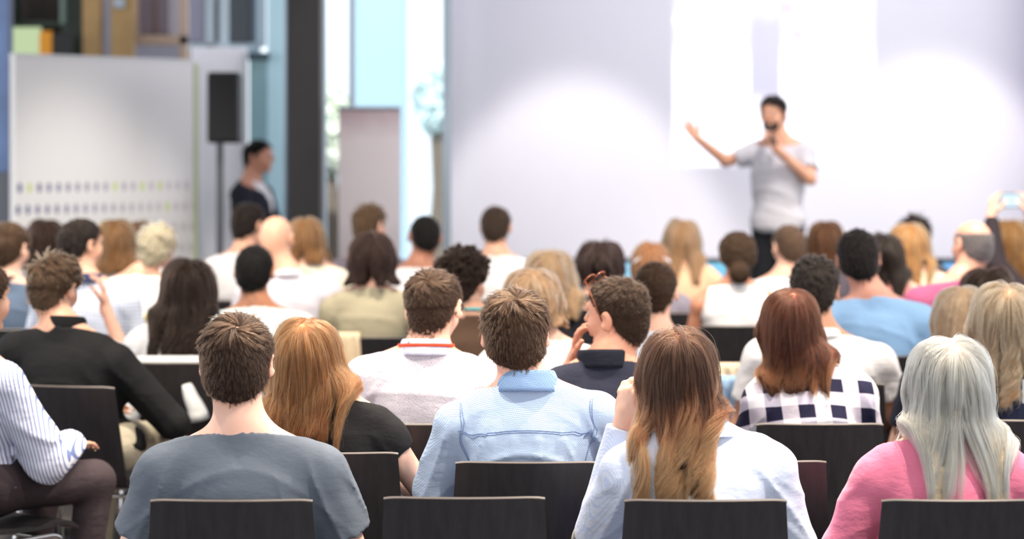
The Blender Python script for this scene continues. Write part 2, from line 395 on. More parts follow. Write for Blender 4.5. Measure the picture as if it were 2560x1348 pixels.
def build_person(sp):
    """one person; local frame: facing +Y, floor z=0, hips over the origin. sp = dict of measurements, pose and looks"""
    g = sp.get
    s = g('s'); near = g('near', 0)             # near: 2 sharp rows, 1 middle, 0 far
    T = g('T'); b = g('b', 1.0); fem = g('fem', 0)
    hf, hc, hs = ((.0042, .010, .0065), (.006, .012, .010), (.008, .014, .013))[2 - near]
    sw = g('sw', .165 if fem else .182) * (1 if fem else 1); st = g('stand', 0)
    if fem: b *= .9
    lean = g('lean', 0.0)                       # shoulders forward of the hips, m
    shx = g('shx', 0.0)                         # shoulders shifted sideways
    hd = np.array(g('hd', (0, 0)), float)       # head offset x,y
    zp = .96 if st else .58
    ys = -.035 + lean; Ts = T + g('up', .045 if fem else .022); shz = Ts - .41; tilt = g('tilt', 0.0)
    S = lambda sd: (shx + sd * sw, ys, shz + sd * tilt)
    R = rotm(*g('head', (0, 0, 0)))
    kt = T - .012 - (g('hairt', 0.0))
    piv = np.array([shx + hd[0] * .4, ys + .01 + hd[1] * .4, kt - .245])
    h0 = np.array([shx + hd[0], ys + .035 + hd[1], kt - .105 ])
    hsz = g('hsz', .96 if fem else 1.0)
    def hp(p): return tuple(h0 + R @ (np.array(p) * hsz))
    def he(c, r, k, R2=None): return (('e', hp(c), tuple(v * hsz for v in r), R if R2 is None else R @ R2), k)
    def hcps(a, bb, ra, rb, k): return (('c', hp(a), hp(bb), ra * hsz, rb * hsz), k)
    head = [he((0, -.014, .018), (.076, .092, .087), .02), he((0, .022, .012), (.064, .072, .078), .03), he((0, -.05, -.03), (.058, .05, .06), .03),
            he((0, .03, -.052), (.056, .058, .062), .03), he((0, .07, -.1), (.022, .02, .016), .02)]
    for e in (-1, 1): head += [he((e * .036, .056, -.04), (.026, .03, .028), .02)]
    head += [hcps((-.032, .084, .022), (.032, .084, .022), .0125, .0125, .012), hcps((0, .092, .012), (0, .113, -.026), .008, .0115, .01),
             hcps((-.011, .101, -.031), (.011, .101, -.031), .007, .007, .006), hcps((-.018, .091, -.063), (.018, .091, -.063), .006, .006, .006), hcps((-.015, .089, -.073), (.015, .089, -.073), .0065, .0065, .006)]
    ears = []
    for e in (-1, 1):
        a = math.radians(-e * 28); RE = np.array([[math.cos(a), -math.sin(a), 0], [math.sin(a), math.cos(a), 0], [0, 0, 1]])
        ears += [he((e * .088, -.012, -.010), (.0085, .020, .033), .009, RE)]
    neck = [(('c', hp((0, -.03, -.05)), (shx, ys + .0, Ts - .345), .059 * (1 if not fem else .84), .070 * (1 if not fem else .86)), .03)]
    yb = ys * .5
    torso = [(('e', (shx * .8, ys * .8 , Ts - .52), (.150 * b, .105, .17)), .06), (('e', (shx, ys - .014, Ts - .455), (.145 * b, .082, .10)), .05),
             (('e', (shx * .4, ys * .4 + .005, (Ts + zp) / 2 - .14), (.140 * b, .108, .17)), .07), (('e', (0, .0, zp - .005), (.172 * b, .122, .12)), .06)]
    if st: torso += [(('e', (0, .0, 1.16), (.150 * b, .115, .26)), .06)]
    if fem: torso += [(('e', (shx + e * .065, ys + .085, Ts - .50), (.055, .05, .06)), .03) for e in (-1, 1)]
    for e in (-1, 1):
        torso += [(('c', (shx + e * .075, ys - .005, Ts - .392 + e * tilt * .4), S(e), .046, .054 if not fem else .046), .045)]
    trap = [(('c', (shx, ys - .008, Ts - .305), (shx + e * .13, ys - .005, Ts - .362 + e * tilt * .6), .044, .042), .045) for e in (-1, 1)]
    if st: de = lambda e: (e * (sw + .05), ys - .01, shz - .29); dw = lambda e: (e * (sw + .06), ys + .06, shz - .54)
    else: de = lambda e: (shx + e * (sw + .075), ys + .06, shz - .265); dw = lambda e: (e * .12, .33, zp + .105)
    arms = []; A = {}
    for e, nm in ((-1, 'l'), (1, 'r')):
        el = np.array(g('el_' + nm, de(e)), float); wr = np.array(g('wr_' + nm, dw(e)), float)
        ra = .047 * b if not fem else .041
        A[e] = (np.array(S(e)), el, wr, ra)
        arms += [(('c', S(e), tuple(el), ra + .004, ra * .84), .03), (('c', tuple(el), tuple(wr), ra * .86, ra * .58), .012)]
        hdv = g('hand_' + nm)
        if hdv: arms += hand_prims(wr, *hdv)
        elif st: arms += hand_prims(wr, (0, .1, -1), (-e, 0, 0), (0, 1, 0), .35)
        else: arms += hand_prims(wr, (-e * .4, 1, -.12), (0, 0, -1), (-e, 0, 0), .22)
    hip = .085; legs = []; J = {}
    for e, nm in ((-1, 'l'), (1, 'r')):
        hj = (e * hip, 0, zp - .0 if not st else zp - .06)
        kn = g('kn_' + nm, (e * .13, .40, zp - .035) if not st else (e * .10, .03, .50)); an = g('an_' + nm, (e * .13, .32, .10) if not st else (e * .12, -.01, .10))
        J[e] = (hj, kn, an)
        legs += [(('c', hj, kn, .082, .057), .04), (('c', kn, an, .054, .036), .02)]
    feet = {}
    for e in (-1, 1):
        an = J[e][2]; fo = g('toe', (0, .165)); feet[e] = [(('c', (an[0], an[1] - .035, .046), (an[0] + fo[0] * .5, an[1] + fo[1] * .6, .044), .036, .040), .02), (('c', an, (an[0], an[1] - .01, .05), .037, .038), .02),
                                       (('c', (an[0] + fo[0] * .5, an[1] + fo[1] * .6, .040), (an[0] + fo[0], an[1] + fo[1], .034), .036, .03), .02)]
    # --- body: one continuous skin surface
    allp = np.array([A[e][i] for e in A for i in (0, 1, 2)] + [J[e][i] for e in J for i in (0, 1, 2)] + [hp((0, .1, 0)), hp((0, -.12, 0))])
    lo = allp.min(0) - .15; hi = allp.max(0) + .15; hi[1] += .12 if not st else .1
    fx = [(h0[0] - .1, h0[0] + .1)]; fy = [(h0[1] - .12, h0[1] + .13)]; fz = [(T - .27, T + .03)]
    for nm, e in (('l', -1), ('r', 1)):
        if g('hand_' + nm):
            w = A[e][2]; fx.append((w[0] - .1, w[0] + .1)); fy.append((w[1] - .1, w[1] + .1)); fz.append((w[2] - .12, w[2] + .17))
    hh = hf if not any(g('hand_' + n) for n in 'lr') else min(hf, .0045)
    ax = (axis(lo[0], hi[0], fx, hh, hc), axis(lo[1], hi[1], fy, hh, hc), axis(.0, max([T + .04] + [A[e][2][2] + .2 for e in A]), fz, hh, hc))
    ax[2][0] = -.01
    V = Vol(ax); V.many(head)
    for e in (-1, 1): V.op(he((e * .031, .100, .002), (.0145, .011, .0075), .01)[0], .012, 0, 's')
    V.many(ears)
    for e in (-1, 1): V.op(he((e * .096, -.004, -.008), (.005, .010, .017), 0)[0], .005, 0, 's')
    V.many(neck); V.many(torso); V.many(trap); V.many(arms); V.many(legs)
    for e in (-1, 1): V.many(feet[e], -.006)
    me = V.mesh('person')
    o = link('person', me, skin(g('skin', (226, 184, 160))))
    tag(o, g('label'), 'person', g('group'))
    o.location = (g('x'), g('y'), g('z0', 0)); o.rotation_euler = (0, 0, math.radians(g('yaw', 0)))
    # --- clothes
    top = g('top', {}); sl = top.get('sleeve', 'short'); m_top = fabric(**top['mat'])
    inf = top.get('inf', .011)
    zhem = top.get('hem', zp - .02)
    armr = {'none': 0, 'cap': .22, 'short': .62, 'elbow': .95, 'three': 1.5, 'long': 2}[sl]
    ax2 = (axis(lo[0], hi[0], [(shx - .12, shx + .12)] if near == 2 else [], .0045, hs), axis(lo[1], hi[1], [], hs, hs), axis(zhem - .05, T - .2, [(Ts - .34, T - .2)] if near == 2 else [], .004, hs))
    if armr: # keep hands' reach in the box
        ax2 = (ax2[0], ax2[1], axis(min(zhem - .05, min(A[e][2][2] for e in A) - .1), max([T - .2] + [A[e][2][2] + .08 for e in A if armr > 1]), [(Ts - .34, T - .2)] if near == 2 else [], .004, hs))
    C = Vol(ax2); C.many(torso, inf); C.many(trap, inf * .8)
    C.many([(('c', (shx, ys + .003, Ts - .30), (shx, ys, Ts - .40), .066 if not fem else .052, .074), .02)], .005)
    X, Y, Z = C.XYZ()
    zn = Ts + top.get('neck', -.300); sln = top.get('nslope', .5)
    C.cut((shx, ys - .065, zn), (0, sln, 1))
    if top.get('vneck'): C.op(('c', (shx, ys + .13, Ts - .31), (shx, ys + .16, Ts - .56), .075, .02), .01, 0, 's')
    C.g = np.maximum(C.g, zhem - Z)
    if sl == 'none':
        for e in (-1, 1): C.cut((shx + e * (sw - .012), 0, shz), (e, 0, .25))
    for e in (-1, 1):
        if not armr: break
        S0, el, wr, ra = A[e]; loose = top.get('loose', .012 if armr > 1 else .017)
        t = min(1, armr); ev = S0 + (el - S0) * t; K = Vol(ax2)
        K.op(('c', tuple(S0), tuple(ev + (el - S0) * (.08 if armr < 1 else 0)), ra + .006 + inf, ra * .9 + loose * 1.05), .02)
        if armr > 1:
            ew = el + (wr - el) * (armr - 1) * .97; K.op(('c', tuple(el), tuple(ew), ra * .88 + loose, ra * .6 + loose * .8), .02); K.cut(tuple(ew), ew - el)
            C.g = np.minimum(C.g, K.g) - np.maximum(.02 - np.abs(C.g - K.g), 0) ** 2 / .08
        else:
            K.cut(tuple(ev), ev - S0)
            C.g = np.minimum(C.g, K.g) - np.maximum(.035 - np.abs(C.g - K.g), 0) ** 2 / .14
    # folds, shaped in the cloth itself
    fa = top.get('fold', .004 if near else .003) * 1.7
    r_ = np.random.default_rng(int(g('seed', 1)))
    ph = r_.uniform(0, 6.28, 8)
    wv = np.sin(9 * X + 4 * Z + ph[0]) * .035 + np.sin(7 * Z - 5 * X + ph[1]) * .03
    low = np.clip((Ts - .35 - Z) / .09, 0, 1)
    f1 = 1 - np.abs(np.sin((Z * 24 + (X - shx) ** 2 * 38 + wv * 14 + ph[2])))          # arcs across the back
    sgn = np.sign(X - shx)
    f2 = 1 - np.abs(np.sin(((Z * 15 + np.abs(X - shx) * 26) + wv * 22 + ph[3])))       # drags that run from the armpits
    f3 = np.sin(32 * X + 7 * Z + wv * 50 + ph[4]) * np.sin(11 * Z + 5 * X + ph[5])
    side = np.clip((np.abs(X - shx) - .08) / .08, 0, 1)
    fold = (f1 ** 3 * low * (1 - side * .6) * 1.0 + f2 ** 3 * side * low * 1.0 + f3 * .35 * low).astype(f32)
    if top.get('yoke'):
        fold = fold + (np.clip(np.sin(X * 95 + np.sin(Z * 20) * 1.2), 0, 1) * np.clip((Ts - .43 - Z) / .02, 0, 1) * np.clip(1 - (Ts - .43 - Z) / .14, 0, 1) * .5).astype(f32)
    C.g = C.g - fold * fa
    skb = V.sampler()
    shirt = link(top.get('name', 'shirt'), C.mesh('shirt'), m_top, o)
        # trousers and shoes
    bot = g('bottom', dict(c=(48, 50, 60))); ax3 = (axis(-.36, .36, [], .012, .012), axis(-.2, max(.72, float(hi[1])), [], .012, .012), axis(.05, zp + .14, [], .012, .012))
    B = Vol(ax3); B.many([torso[3]], .006).many(legs, .014); B.cut((0, 0, zp + .085), (0, 0, 1)); B.cut((0, 0, .085), (0, 0, -1))
    B.g = B.g - (np.sin(B.XYZ()[1] * 45 + B.XYZ()[0] * 20) * .0015).astype(f32)
    link('trousers', B.mesh('trousers'), fabric(**bot), o)
    for e in (-1, 1):
        fv = Vol((axis(J[e][2][0] - .15, J[e][2][0] + .15, [], .008, .008), axis(J[e][2][1] - .1, J[e][2][1] + .26, [], .008, .008), axis(-.008, .11, [], .008, .008)))
        fv.many(feet[e], .004).cut((0, 0, .004), (0, 0, -1)).cut((0, 0, .088), (0, 0, 1))
        link('shoe', fv.mesh('shoe'), plain('shoe_leather', g('shoe', (40, 36, 36)), .5), o)
    # collision field for hair: body and clothes together, on a head-and-back grid
    P = dict(o=o, h0=h0, R=R, hsz=hsz, T=T, shx=shx, ys=ys, near=near, hp=hp, shirt=shirt, sp=sp, A=A)
    axh = (axis(h0[0] - .34, h0[0] + .34, [], .01, .01), axis(h0[1] - .3, h0[1] + .3, [], .01, .01), axis(T - .85, T + .12, [(T - .27, T + .12)], .007, .01))
    W = Vol(axh); W.many([p for p in head[:7]]); W.many(neck); W.many(torso, inf); W.many(trap, inf); W.many([a for a in arms if a[1] > .011], .012)
    P['col'] = W.sampler(); P['Csh'] = C
    if top.get('collar'):
        cc = top['collar']; fr = .9 if fem else 1.0
        k = collar_mesh('collar', (shx, ys + .004, Ts - .306 + cc.get('dz', 0)), .35, (.071 + cc.get('dr', 0)) * fr, (.073 + cc.get('dr', 0)) * fr, cc.get('h', .036), fabric(**cc['mat']) if 'mat' in cc else m_top, shirt, cc.get('flare', .014), fall=cc.get('fall', True), gap=cc.get('gap', .5))
    if g('lanyard'):
        lc = g('lanyard'); m = MB(); n = 40; dz = g('lan_dz', -.004)
        r0 = g('lan_r', .090 if top.get('collar') else .076); lh = g('lan_h', .011)
        def fn(u, v):
            a = -math.pi / 2 + (u - .5) * 2 * 2.1; x = (r0 + .002) * math.cos(a); y = r0 * 1.03 * math.sin(a)
            return (shx + x * 1.0, ys + .004 + y, Ts - .300 + dz + v * lh - .12 * (y + r0) - .5 * max(0, y))
        m.grid(fn, n, 1, .0015); m.build('lanyard', fabric(lc, wr=.1), o, True)
    hs_ = g('hair')
    if hs_: grow_hair(P, hs_)
    if g('eyes'):
        for e in (-1, 1):
            m = MB(); c = hp((e * .031, .0795, .002)); prof = [(.0115 * math.sin(math.pi * i / 10), .0115 * -math.cos(math.pi * i / 10)) for i in range(1, 10)]
            m.lathe(prof, 14, c); q = m.build('eye', plain('eye_white', (190, 182, 176), .25), o, True)
            m = MB(); f_ = nrm(R @ np.array([0, 1, 0])); m.lathe([(.0001, -.0045), (.0058, -.001), (.0058, .001), (.0001, .0045)], 12, tuple(np.array(c) + f_ * .0088)); m.build('iris', plain('iris', (52, 38, 28), .2), q, True)
    return P
# ------------------------------------------------------------------ hair
HL = ([0, .22, .36, .44, .5, .56, .64, .8, 1.0], [40, 34, 20, 0, -4, -16, -34, -50, -57])
def fib(n):
    i = np.arange(n) + .5; z = 1 - 2 * i / n; a = i * math.pi * (3 - math.sqrt(5)); r = np.sqrt(1 - z * z)
    return np.stack([r * np.cos(a), r * np.sin(a), z], 1)
def resample(S, K):
    """S: list arrays (n,m,3) with a stop length; returns (n,K,3) evenly spaced"""
    P, stop = S; n, m, _ = P.shape
    seg = np.linalg.norm(np.diff(P, axis=1), axis=2); cum = np.concatenate([np.zeros((n, 1)), np.cumsum(seg, 1)], 1)
    out = np.empty((n, K, 3))
    for i in range(n):
        t = np.linspace(0, max(1e-4, min(stop[i], cum[i, -1])), K)
        for c in range(3): out[i, :, c] = np.interp(t, cum[i], P[i, :, c])
    return out
def grow_hair(P, h):
    rg = np.random.default_rng(h.get('seed', int(P['sp'].get('seed', 3)) + 11))
    R, hsz = P['R'], P['hsz']; near = P['near']; T = P['T']; col = P['col']
    org = P['h0'] + R @ (np.array([0, -.012, .008]) * hsz)
    style = h['style']; long_ = style in ('long', 'bob')
    nG = h.get('guides', {2: 3200 if not long_ else 1500, 1: 800, 0: 420}[near])
    nC = h.get('n', {2: 20000 if not long_ else 21000, 1: 5500, 0: 2600}[near])
    rad = h.get('r', {2: .00036, 1: .00065, 0: .0011}[near])
    D = fib(int(nG * 1.7)); D = nrm(D + rg.normal(0, .02, D.shape))
    az = np.abs(np.arctan2(D[:, 0], D[:, 1])) / math.pi; el = np.degrees(np.arcsin(np.clip(D[:, 2], -1, 1)))
    line = np.interp(az, HL[0], HL[1]) + h.get('line', 0)
    if style == 'fringe': keep = (el > line) & (el < 26) & (az > .32)
    else: keep = el > line
    if h.get('recede'): keep &= ~((az < .3) & (el < 50 + h['recede']))
    D, az, el = D[keep], az[keep], el[keep]
    Dw = D @ R.T
    rr = np.linspace(.03, .17, 57); dist = np.stack([col(org + Dw * r) for r in rr], 1)
    first = np.argmax(dist > 0, 1); root = org + Dw * rr[first][:, None]; ok = first > 0
    D, Dw, az, el, root = D[ok], Dw[ok], az[ok], el[ok], root[ok]
    root = root - Dw * col(root)[:, None]
    n = grad(col, root, .006); N = len(root)
    wh = np.array(h.get('whorl', (.12, -.62, .78))); wh = wh / np.linalg.norm(wh)
    if long_ or h.get('part') is not None:
        px = h.get('part', 0.0); a, b = np.array([px, .55, .82]), np.array([px * .6, -.45, .88])
        t = np.clip(((D - a) @ (b - a)) / ((b - a) @ (b - a)), 0, 1); src = a + t[:, None] * (b - a)
    else: src = np.broadcast_to(wh, D.shape)
    if h.get('gather'):
        gp = np.array(h['gather']); v = (gp - D) @ R.T
    else: v = (D - nrm(src)) @ R.T
    dsrc = np.linalg.norm(D - nrm(src), axis=1)
    tng = nrm(v - n * (v * n).sum(1, keepdims=True))
    sw = h.get('swirl', 1.0) * np.exp(-dsrc * 2.6) if not long_ else np.zeros(N)
    tng = tng * np.cos(sw)[:, None] + np.cross(n, tng) * np.sin(sw)[:, None]
    down = np.array([0, 0, -1.0]); clump = rg.normal(0, 1, (N, 3))
    if not long_:
        Lt, Lb, Ln = h.get('L', (.045, .028, .012))
        f = np.clip((el + 5) / 50, 0, 1); back = np.clip((-20 - el) / 35, 0, 1)
        L = (Lb + (Lt - Lb) * f) * (1 - back) + Ln * back
        if h.get('fade') is not None:            # clipped sides
            fd = h['fade']; q = np.clip((el - fd) / 16, 0, 1); L = .008 + (L - .008) * q; h.setdefault('body', .0035)
        L *= rg.uniform(.8, 1.15, N); K = 7; step = L / (K - 1)
        lift = h.get('lift', .35) * (.35 + .65 * f); lift = np.where(L < .014, .2, lift)
        if h.get('sweep'):
            q = np.clip((el - 15) / 30, 0, 1)[:, None]; tng = nrm(tng * (1 - q * .7) + (np.array(h['sweep']) @ R.T) * q * 1.0)
        dn = np.clip(dsrc - .9, 0, 1)[:, None] * .8; tng = nrm(tng + down * dn * .8)
        dirv = nrm(tng * (1 - lift[:, None]) + n * lift[:, None] + clump * h.get('mess', .10))
        p = root.copy(); G = [p.copy()]
        for k in range(1, K):
            dirv = nrm(dirv + (tng * .16 - n * .10 * (1 if h.get('lift', .35) < .6 else .2)))
            p = p + dirv * step[:, None]; d = col(p); nn = grad(col, p, .008); mn = .0015 + .25 * step * k
            p = p + nn * np.clip(mn - d, 0, .01)[:, None]; G.append(p.copy())
        G = np.stack(G, 1)
    else:
        zend = h['zend']; vol = h.get('vol', .018); M = 46; stp = .016
        mg = .003 + rg.uniform(0, 1, N) ** .8 * vol; p = root.copy(); G = [p.copy()]
        dirv = nrm(tng * .8 + n * .35); hx = P['h0'][0]; hy = P['h0'][1]
        for k in range(1, M):
            loc = (p - P['h0']) @ R
            pull = down * (.34 + .02 * k)
            dirv = dirv * .8 + pull
            front = np.clip((loc[:, 1] - .0) / .05, 0, 1) * np.clip((.05 - loc[:, 2]) / .05, 0, 1) * (loc[:, 2] > -.20)
            dirv = dirv + front[:, None] * (np.stack([np.sign(loc[:, 0]) * .55, -np.ones(N) * 1.0, np.zeros(N)], 1) @ R.T)
            fl = h.get('flare', 0.0)
            if fl: dirv = dirv + np.stack([np.sign(p[:, 0] - hx), np.zeros(N), np.zeros(N)], 1) * (fl * np.clip((loc[:, 2] < -.06), 0, 1))[:, None]
            cxh = hx + h.get('gx', 0) * np.clip(-loc[:, 2] / .2, 0, 1); wdt = h.get('w', .088)
            ex_ = p[:, 0] - cxh; ov = np.abs(ex_) - wdt
            dirv[:, 0] -= np.sign(ex_) * np.clip(ov * 14, 0, 1.0) * (loc[:, 2] < -.03)
            if h.get('gy') is not None: dirv[:, 1] += (h['gy'] + hy - p[:, 1]) * 2.5 * (loc[:, 2] < -.05)
            dirv = nrm(dirv + clump * .02); p = p + dirv * stp
            d = col(p); nn = grad(col, p, .008); m = mg * min(1, k / 4.0)
            push = np.clip(m - d, 0, .03); p = p + nn * push[:, None]
            into = np.minimum((dirv * nn).sum(1), 0) * (d < m + .004); dirv = nrm(dirv - nn * into[:, None])
            G.append(p.copy())
        G = np.stack(G, 1)
        ze = T - zend + rg.normal(0, h.get('ragged', .015), N) + np.abs(G[:, 0, 0] * 0)
        if h.get('vshape'): ze = ze + np.abs(G[:, -1, 0] - hx) * h['vshape']
        below = G[:, :, 2] < ze[:, None]; idx = np.where(below.any(1), below.argmax(1), M - 1)
        stop = idx * stp * rg.uniform(.93, 1.0, N)
        G = resample((G, stop), h.get('K', 22 if near == 2 else 14))
    K = G.shape[1]; tt = np.linspace(0, 1, K)
    # waves and curls, shared by neighbouring guides
    nL = h.get('locks', 26) if long_ else 0
    lph = None
    if nL:                                         # neighbouring strands gather into locks towards the ends
        feat = np.concatenate([G[:, 0] * .7, G[:, K // 2] * 1.0, G[:, -1] * 1.0], 1); li = rg.choice(N, min(nL, N), replace=False)
        own = ((feat[:, None, :] - feat[None, li, :]) ** 2).sum(2).argmin(1); ld = G[li[own]]
        w_ = (np.clip((tt - .12) / .6, 0, 1) * h.get('lockw', .55))[None, :, None]; G = G * (1 - w_) + ld * w_
        lph = rg.uniform(0, 6.28, nL)[own]
        lz = rg.uniform(h.get('lmin', .86), 1.0, nL)[own]; ti = tt[None, :] * lz[:, None] * (K - 1); k0 = np.minimum(ti.astype(int), K - 2); fr = (ti - k0)[..., None]; rw_ = np.arange(N)[:, None]
        G = G[rw_, k0] * (1 - fr) + G[rw_, k0 + 1] * fr
    wa = h.get('wave', 0)
    if wa:
        tg = nrm(np.gradient(G, axis=1)); nn = nrm(G - (P['h0'] + np.array([0, -.0, -.1])))
        sdv = nrm(np.cross(tg, nn)); ln = np.linalg.norm(np.diff(G, axis=1), axis=2).sum(1)
        u = G[:, 0, 0] * 55 + G[:, -1, 0] * 38 + G[:, -1, 1] * 25
        ph = (lph if lph is not None else np.floor(u) * 2.4) + rg.normal(0, .12, N)
        wl = h.get('wlen', .075); arg = (tt[None, :] * ln[:, None]) / wl * 2 * math.pi + ph[:, None]
        am = wa * np.clip((tt[None, :] - h.get('wstart', .3)) / .4, 0, 1)
        G = G + sdv * (np.sin(arg) * am)[..., None] + nn * (np.cos(arg) * am * .7)[..., None]
    cu = h.get('curl', 0)
    if cu:
        tg = nrm(np.gradient(G, axis=1)); e1 = nrm(np.cross(tg, np.array([.3, .5, .81]))); e2 = np.cross(tg, e1)
        u = np.floor(D[:, 0] * 9) * 1.7 + np.floor(D[:, 1] * 9) * 2.3 + np.floor(D[:, 2] * 9) * 3.1
        arg = tt[None, :] * 2 * math.pi * h.get('turns', 1.3) + u[:, None] + rg.normal(0, .12, N)[:, None]
        am = cu * np.minimum(1, tt * 2.2)[None, :]
        G = G + e1 * (np.cos(arg) * am)[..., None] + e2 * (np.sin(arg) * am)[..., None]
    ex = h.get('extra')
    extra = extra_strands(P, ex, rg) if ex else None
    # the body of the hair: a solid grown round the guides
    vs = {2: .0038, 1: .0055, 0: .007}[near]; rad0 = h.get('body', .0035 if not long_ else (.003 if near == 2 else .004)) + (.003 if near == 0 else .002 if near == 1 else 0)
    pts = G[:, ::1] if not long_ else G
    seg = []
    D2 = fib(5200); az2 = np.abs(np.arctan2(D2[:, 0], D2[:, 1])) / math.pi; el2 = np.degrees(np.arcsin(np.clip(D2[:, 2], -1, 1)))
    k2 = el2 > np.interp(az2, HL[0], HL[1]) + h.get('line', 0) + 3
    if style == 'fringe': k2 &= (el2 < 24) & (az2 > .34)
    D2 = D2[k2] @ R.T; ds2 = np.stack([col(org + D2 * r) for r in rr], 1); f2_ = np.argmax(ds2 > 0, 1); D2, f2_ = D2[f2_ > 0], f2_[f2_ > 0]
    lay = org + D2 * rr[f2_][:, None]; lay = lay - D2 * col(lay)[:, None]; seg.append(lay + D2 * .0015)
    for q in (0, .5):
        seg.append((pts[:, :-1] * (1 - q) + pts[:, 1:] * q).reshape(-1, 3))
    seg.append(pts[:, -1]); 
    if extra is not None: seg.append(extra[:, ::2].reshape(-1, 3))
    cl = np.concatenate(seg); cl = cl[rg.permutation(len(cl))[:45000]]
    solid = splat(cl, vs, rad0, P)
    hm = link('hair', solid, plain('hair_mass', tuple(int(a * .45 + b * .25) for a, b in zip(*h['c'])), .75, 0, .15, .25, 60), P['o'])
    # children strands
    gi = rg.integers(0, N, nC) if not h.get('fade') else rg.choice(N, nC, p=None)
    base = G[gi]; r0 = h.get('spread', .004 if not long_ else .007)
    off = rg.normal(0, 1, (nC, 3)) * r0 * .6; ng = n[gi]
    dneg = (off * ng).sum(1); off = off - ng * np.minimum(dneg, 0)[:, None] * 1.2
    tap = 1 - h.get('clumpy', .35 if not long_ else .55) * tt ** 1.2
    S = base + off[:, None, :] * tap[None, :, None]
    if not long_: S = S + ng[:, None, :] * (rg.uniform(.0005, h.get('fluff', .0055), (nC, 1)) * np.minimum(1, L[gi] / .028)[:, None] * (.25 + .75 * tt))[..., None]
    fz = h.get('frizz', .0012 if long_ else .0008)
    pa = rg.uniform(0, 6.28, (nC, 3)); fq = rg.uniform(4, 11, (nC, 1))
    S = S + np.sin(tt[None, :, None] * fq[:, :, None] + pa[:, None, :]) * (fz * tt)[None, :, None] * rg.lognormal(0, .6, (nC, 1, 1))
    cutl = rg.uniform(.82, 1.0, nC)                              # unequal ends
    ti = tt[None, :] * cutl[:, None] * (K - 1); k0 = np.minimum(ti.astype(int), K - 2); fr = (ti - k0)[..., None]
    rows = np.arange(nC)[:, None]; S = S[rows, k0] * (1 - fr) + S[rows, k0 + 1] * fr
    if extra is not None:
        Ke = extra.shape[1]; q = np.linspace(0, Ke - 1, K); k0 = np.minimum(q.astype(int), Ke - 2); fr = (q - k0)[None, :, None]
        S = np.concatenate([S, extra[:, k0] * (1 - fr) + extra[:, k0 + 1] * fr])
    strands(S, rad, h, hm)
    return hm
def extra_strands(P, ex, rg):
    """bun: strands wound round a ball; tail: strands hanging from a tie"""
    out = []; hp = P['hp']; K = 14; t = np.linspace(0, 1, K)
    if ex['kind'] == 'bun':
        c = np.array(hp(ex['c'])); r = ex['r']; n = ex.get('n', 1200)
        for i in range(n):
            ax_ = nrm(np.array([rg.normal(0, .35), 1.0, rg.normal(0, .35)])); a0 = rg.uniform(0, 6.28); lat = rg.uniform(-1.2, 1.2)
            e1 = nrm(np.cross(ax_, [0, 0, 1.0])); e2 = np.cross(ax_, e1); a = a0 + t * 2.6
            rr = r * rg.uniform(.85, 1.03)
            out.append(c + (e1[None] * np.cos(a)[:, None] + e2[None] * np.sin(a)[:, None]) * rr * math.cos(lat) + ax_[None] * rr * .8 * math.sin(lat))
    else:
        c = np.array(hp(ex['c'])); ln = ex['len']; w = ex.get('w', .022)
        for i in range(ex.get('n', 1200)):
            a = rg.uniform(0, 6.28); q = math.sqrt(rg.uniform(0, 1)); bul = np.sin(np.clip(t * 1.15, 0, 1) * math.pi) ** .6
            o = np.stack([np.cos(a) * q * w * (.35 + .65 * bul), np.sin(a) * q * w * .7 * (.35 + .65 * bul), -t * ln * rg.uniform(.88, 1)], 1)
            o[:, 0] += ex.get('dx', 0) * t; o[:, 1] -= .035 * np.sin(t * 2.2); out.append(c + o)
    return np.array(out)
def splat(pts, vs, r, P):
    lo = pts.min(0) - .03; hi = pts.max(0) + .03; ax = [np.arange(lo[i], hi[i] + vs, vs).astype(f32) for i in range(3)]
    V = Vol(ax); V.g[:] = .04; sh = V.g.shape; flat = V.g.ravel()
    m = int(math.ceil((r + .007) / vs)); off = np.array([(i, j, k) for i in range(-m, m + 1) for j in range(-m, m + 1) for k in range(-m, m + 1) if i * i + j * j + k * k <= (m + .5) ** 2])
    ci = np.round((pts - lo) / vs).astype(int)
    for o in off:
        ii = ci + o; d = np.linalg.norm(ii * vs + lo - pts, axis=1) - r
        okk = ((ii >= 0) & (ii < np.array(sh))).all(1); ii, d = ii[okk], d[okk]
        lin_ = (ii[:, 0] * sh[1] + ii[:, 1]) * sh[2] + ii[:, 2]
        od = np.argsort(-d, kind='stable'); lin_, d = lin_[od], d[od]      # the last write wins: the smallest
        cur = flat[lin_]; w = d < cur; lw, dw = lin_[w], d[w]; flat[lw] = dw
    V.g = flat.reshape(sh)
    for _ in range(2):
        gg = V.g.copy()
        for a in range(3): gg = (np.roll(gg, 1, a) + 2 * gg + np.roll(gg, -1, a)) * .25
        V.g = gg
    return V.mesh('hair')
def strands(S, rad, h, parent):
    n, K, _ = S.shape; hc = bpy.data.hair_curves.new('hair_strands'); hc.add_curves([K] * n)
    hc.position_data.foreach_set('vector', S.astype(f32).ravel())
    a = hc.attributes.get('radius') or hc.attributes.new('radius', 'FLOAT', 'POINT')
    tt = np.linspace(0, 1, K); prof = rad * (1 - .55 * tt ** 3); a.data.foreach_set('value', np.tile(prof, n).astype(f32))
    o = bpy.data.objects.new('hair_strands', hc); COL.objects.link(o); o.parent = parent
    hc.materials.append(hairmat(h['c'][0], h['c'][1], h.get('tip'), h.get('tip_at', .45), h.get('rough', .35)))
    return o
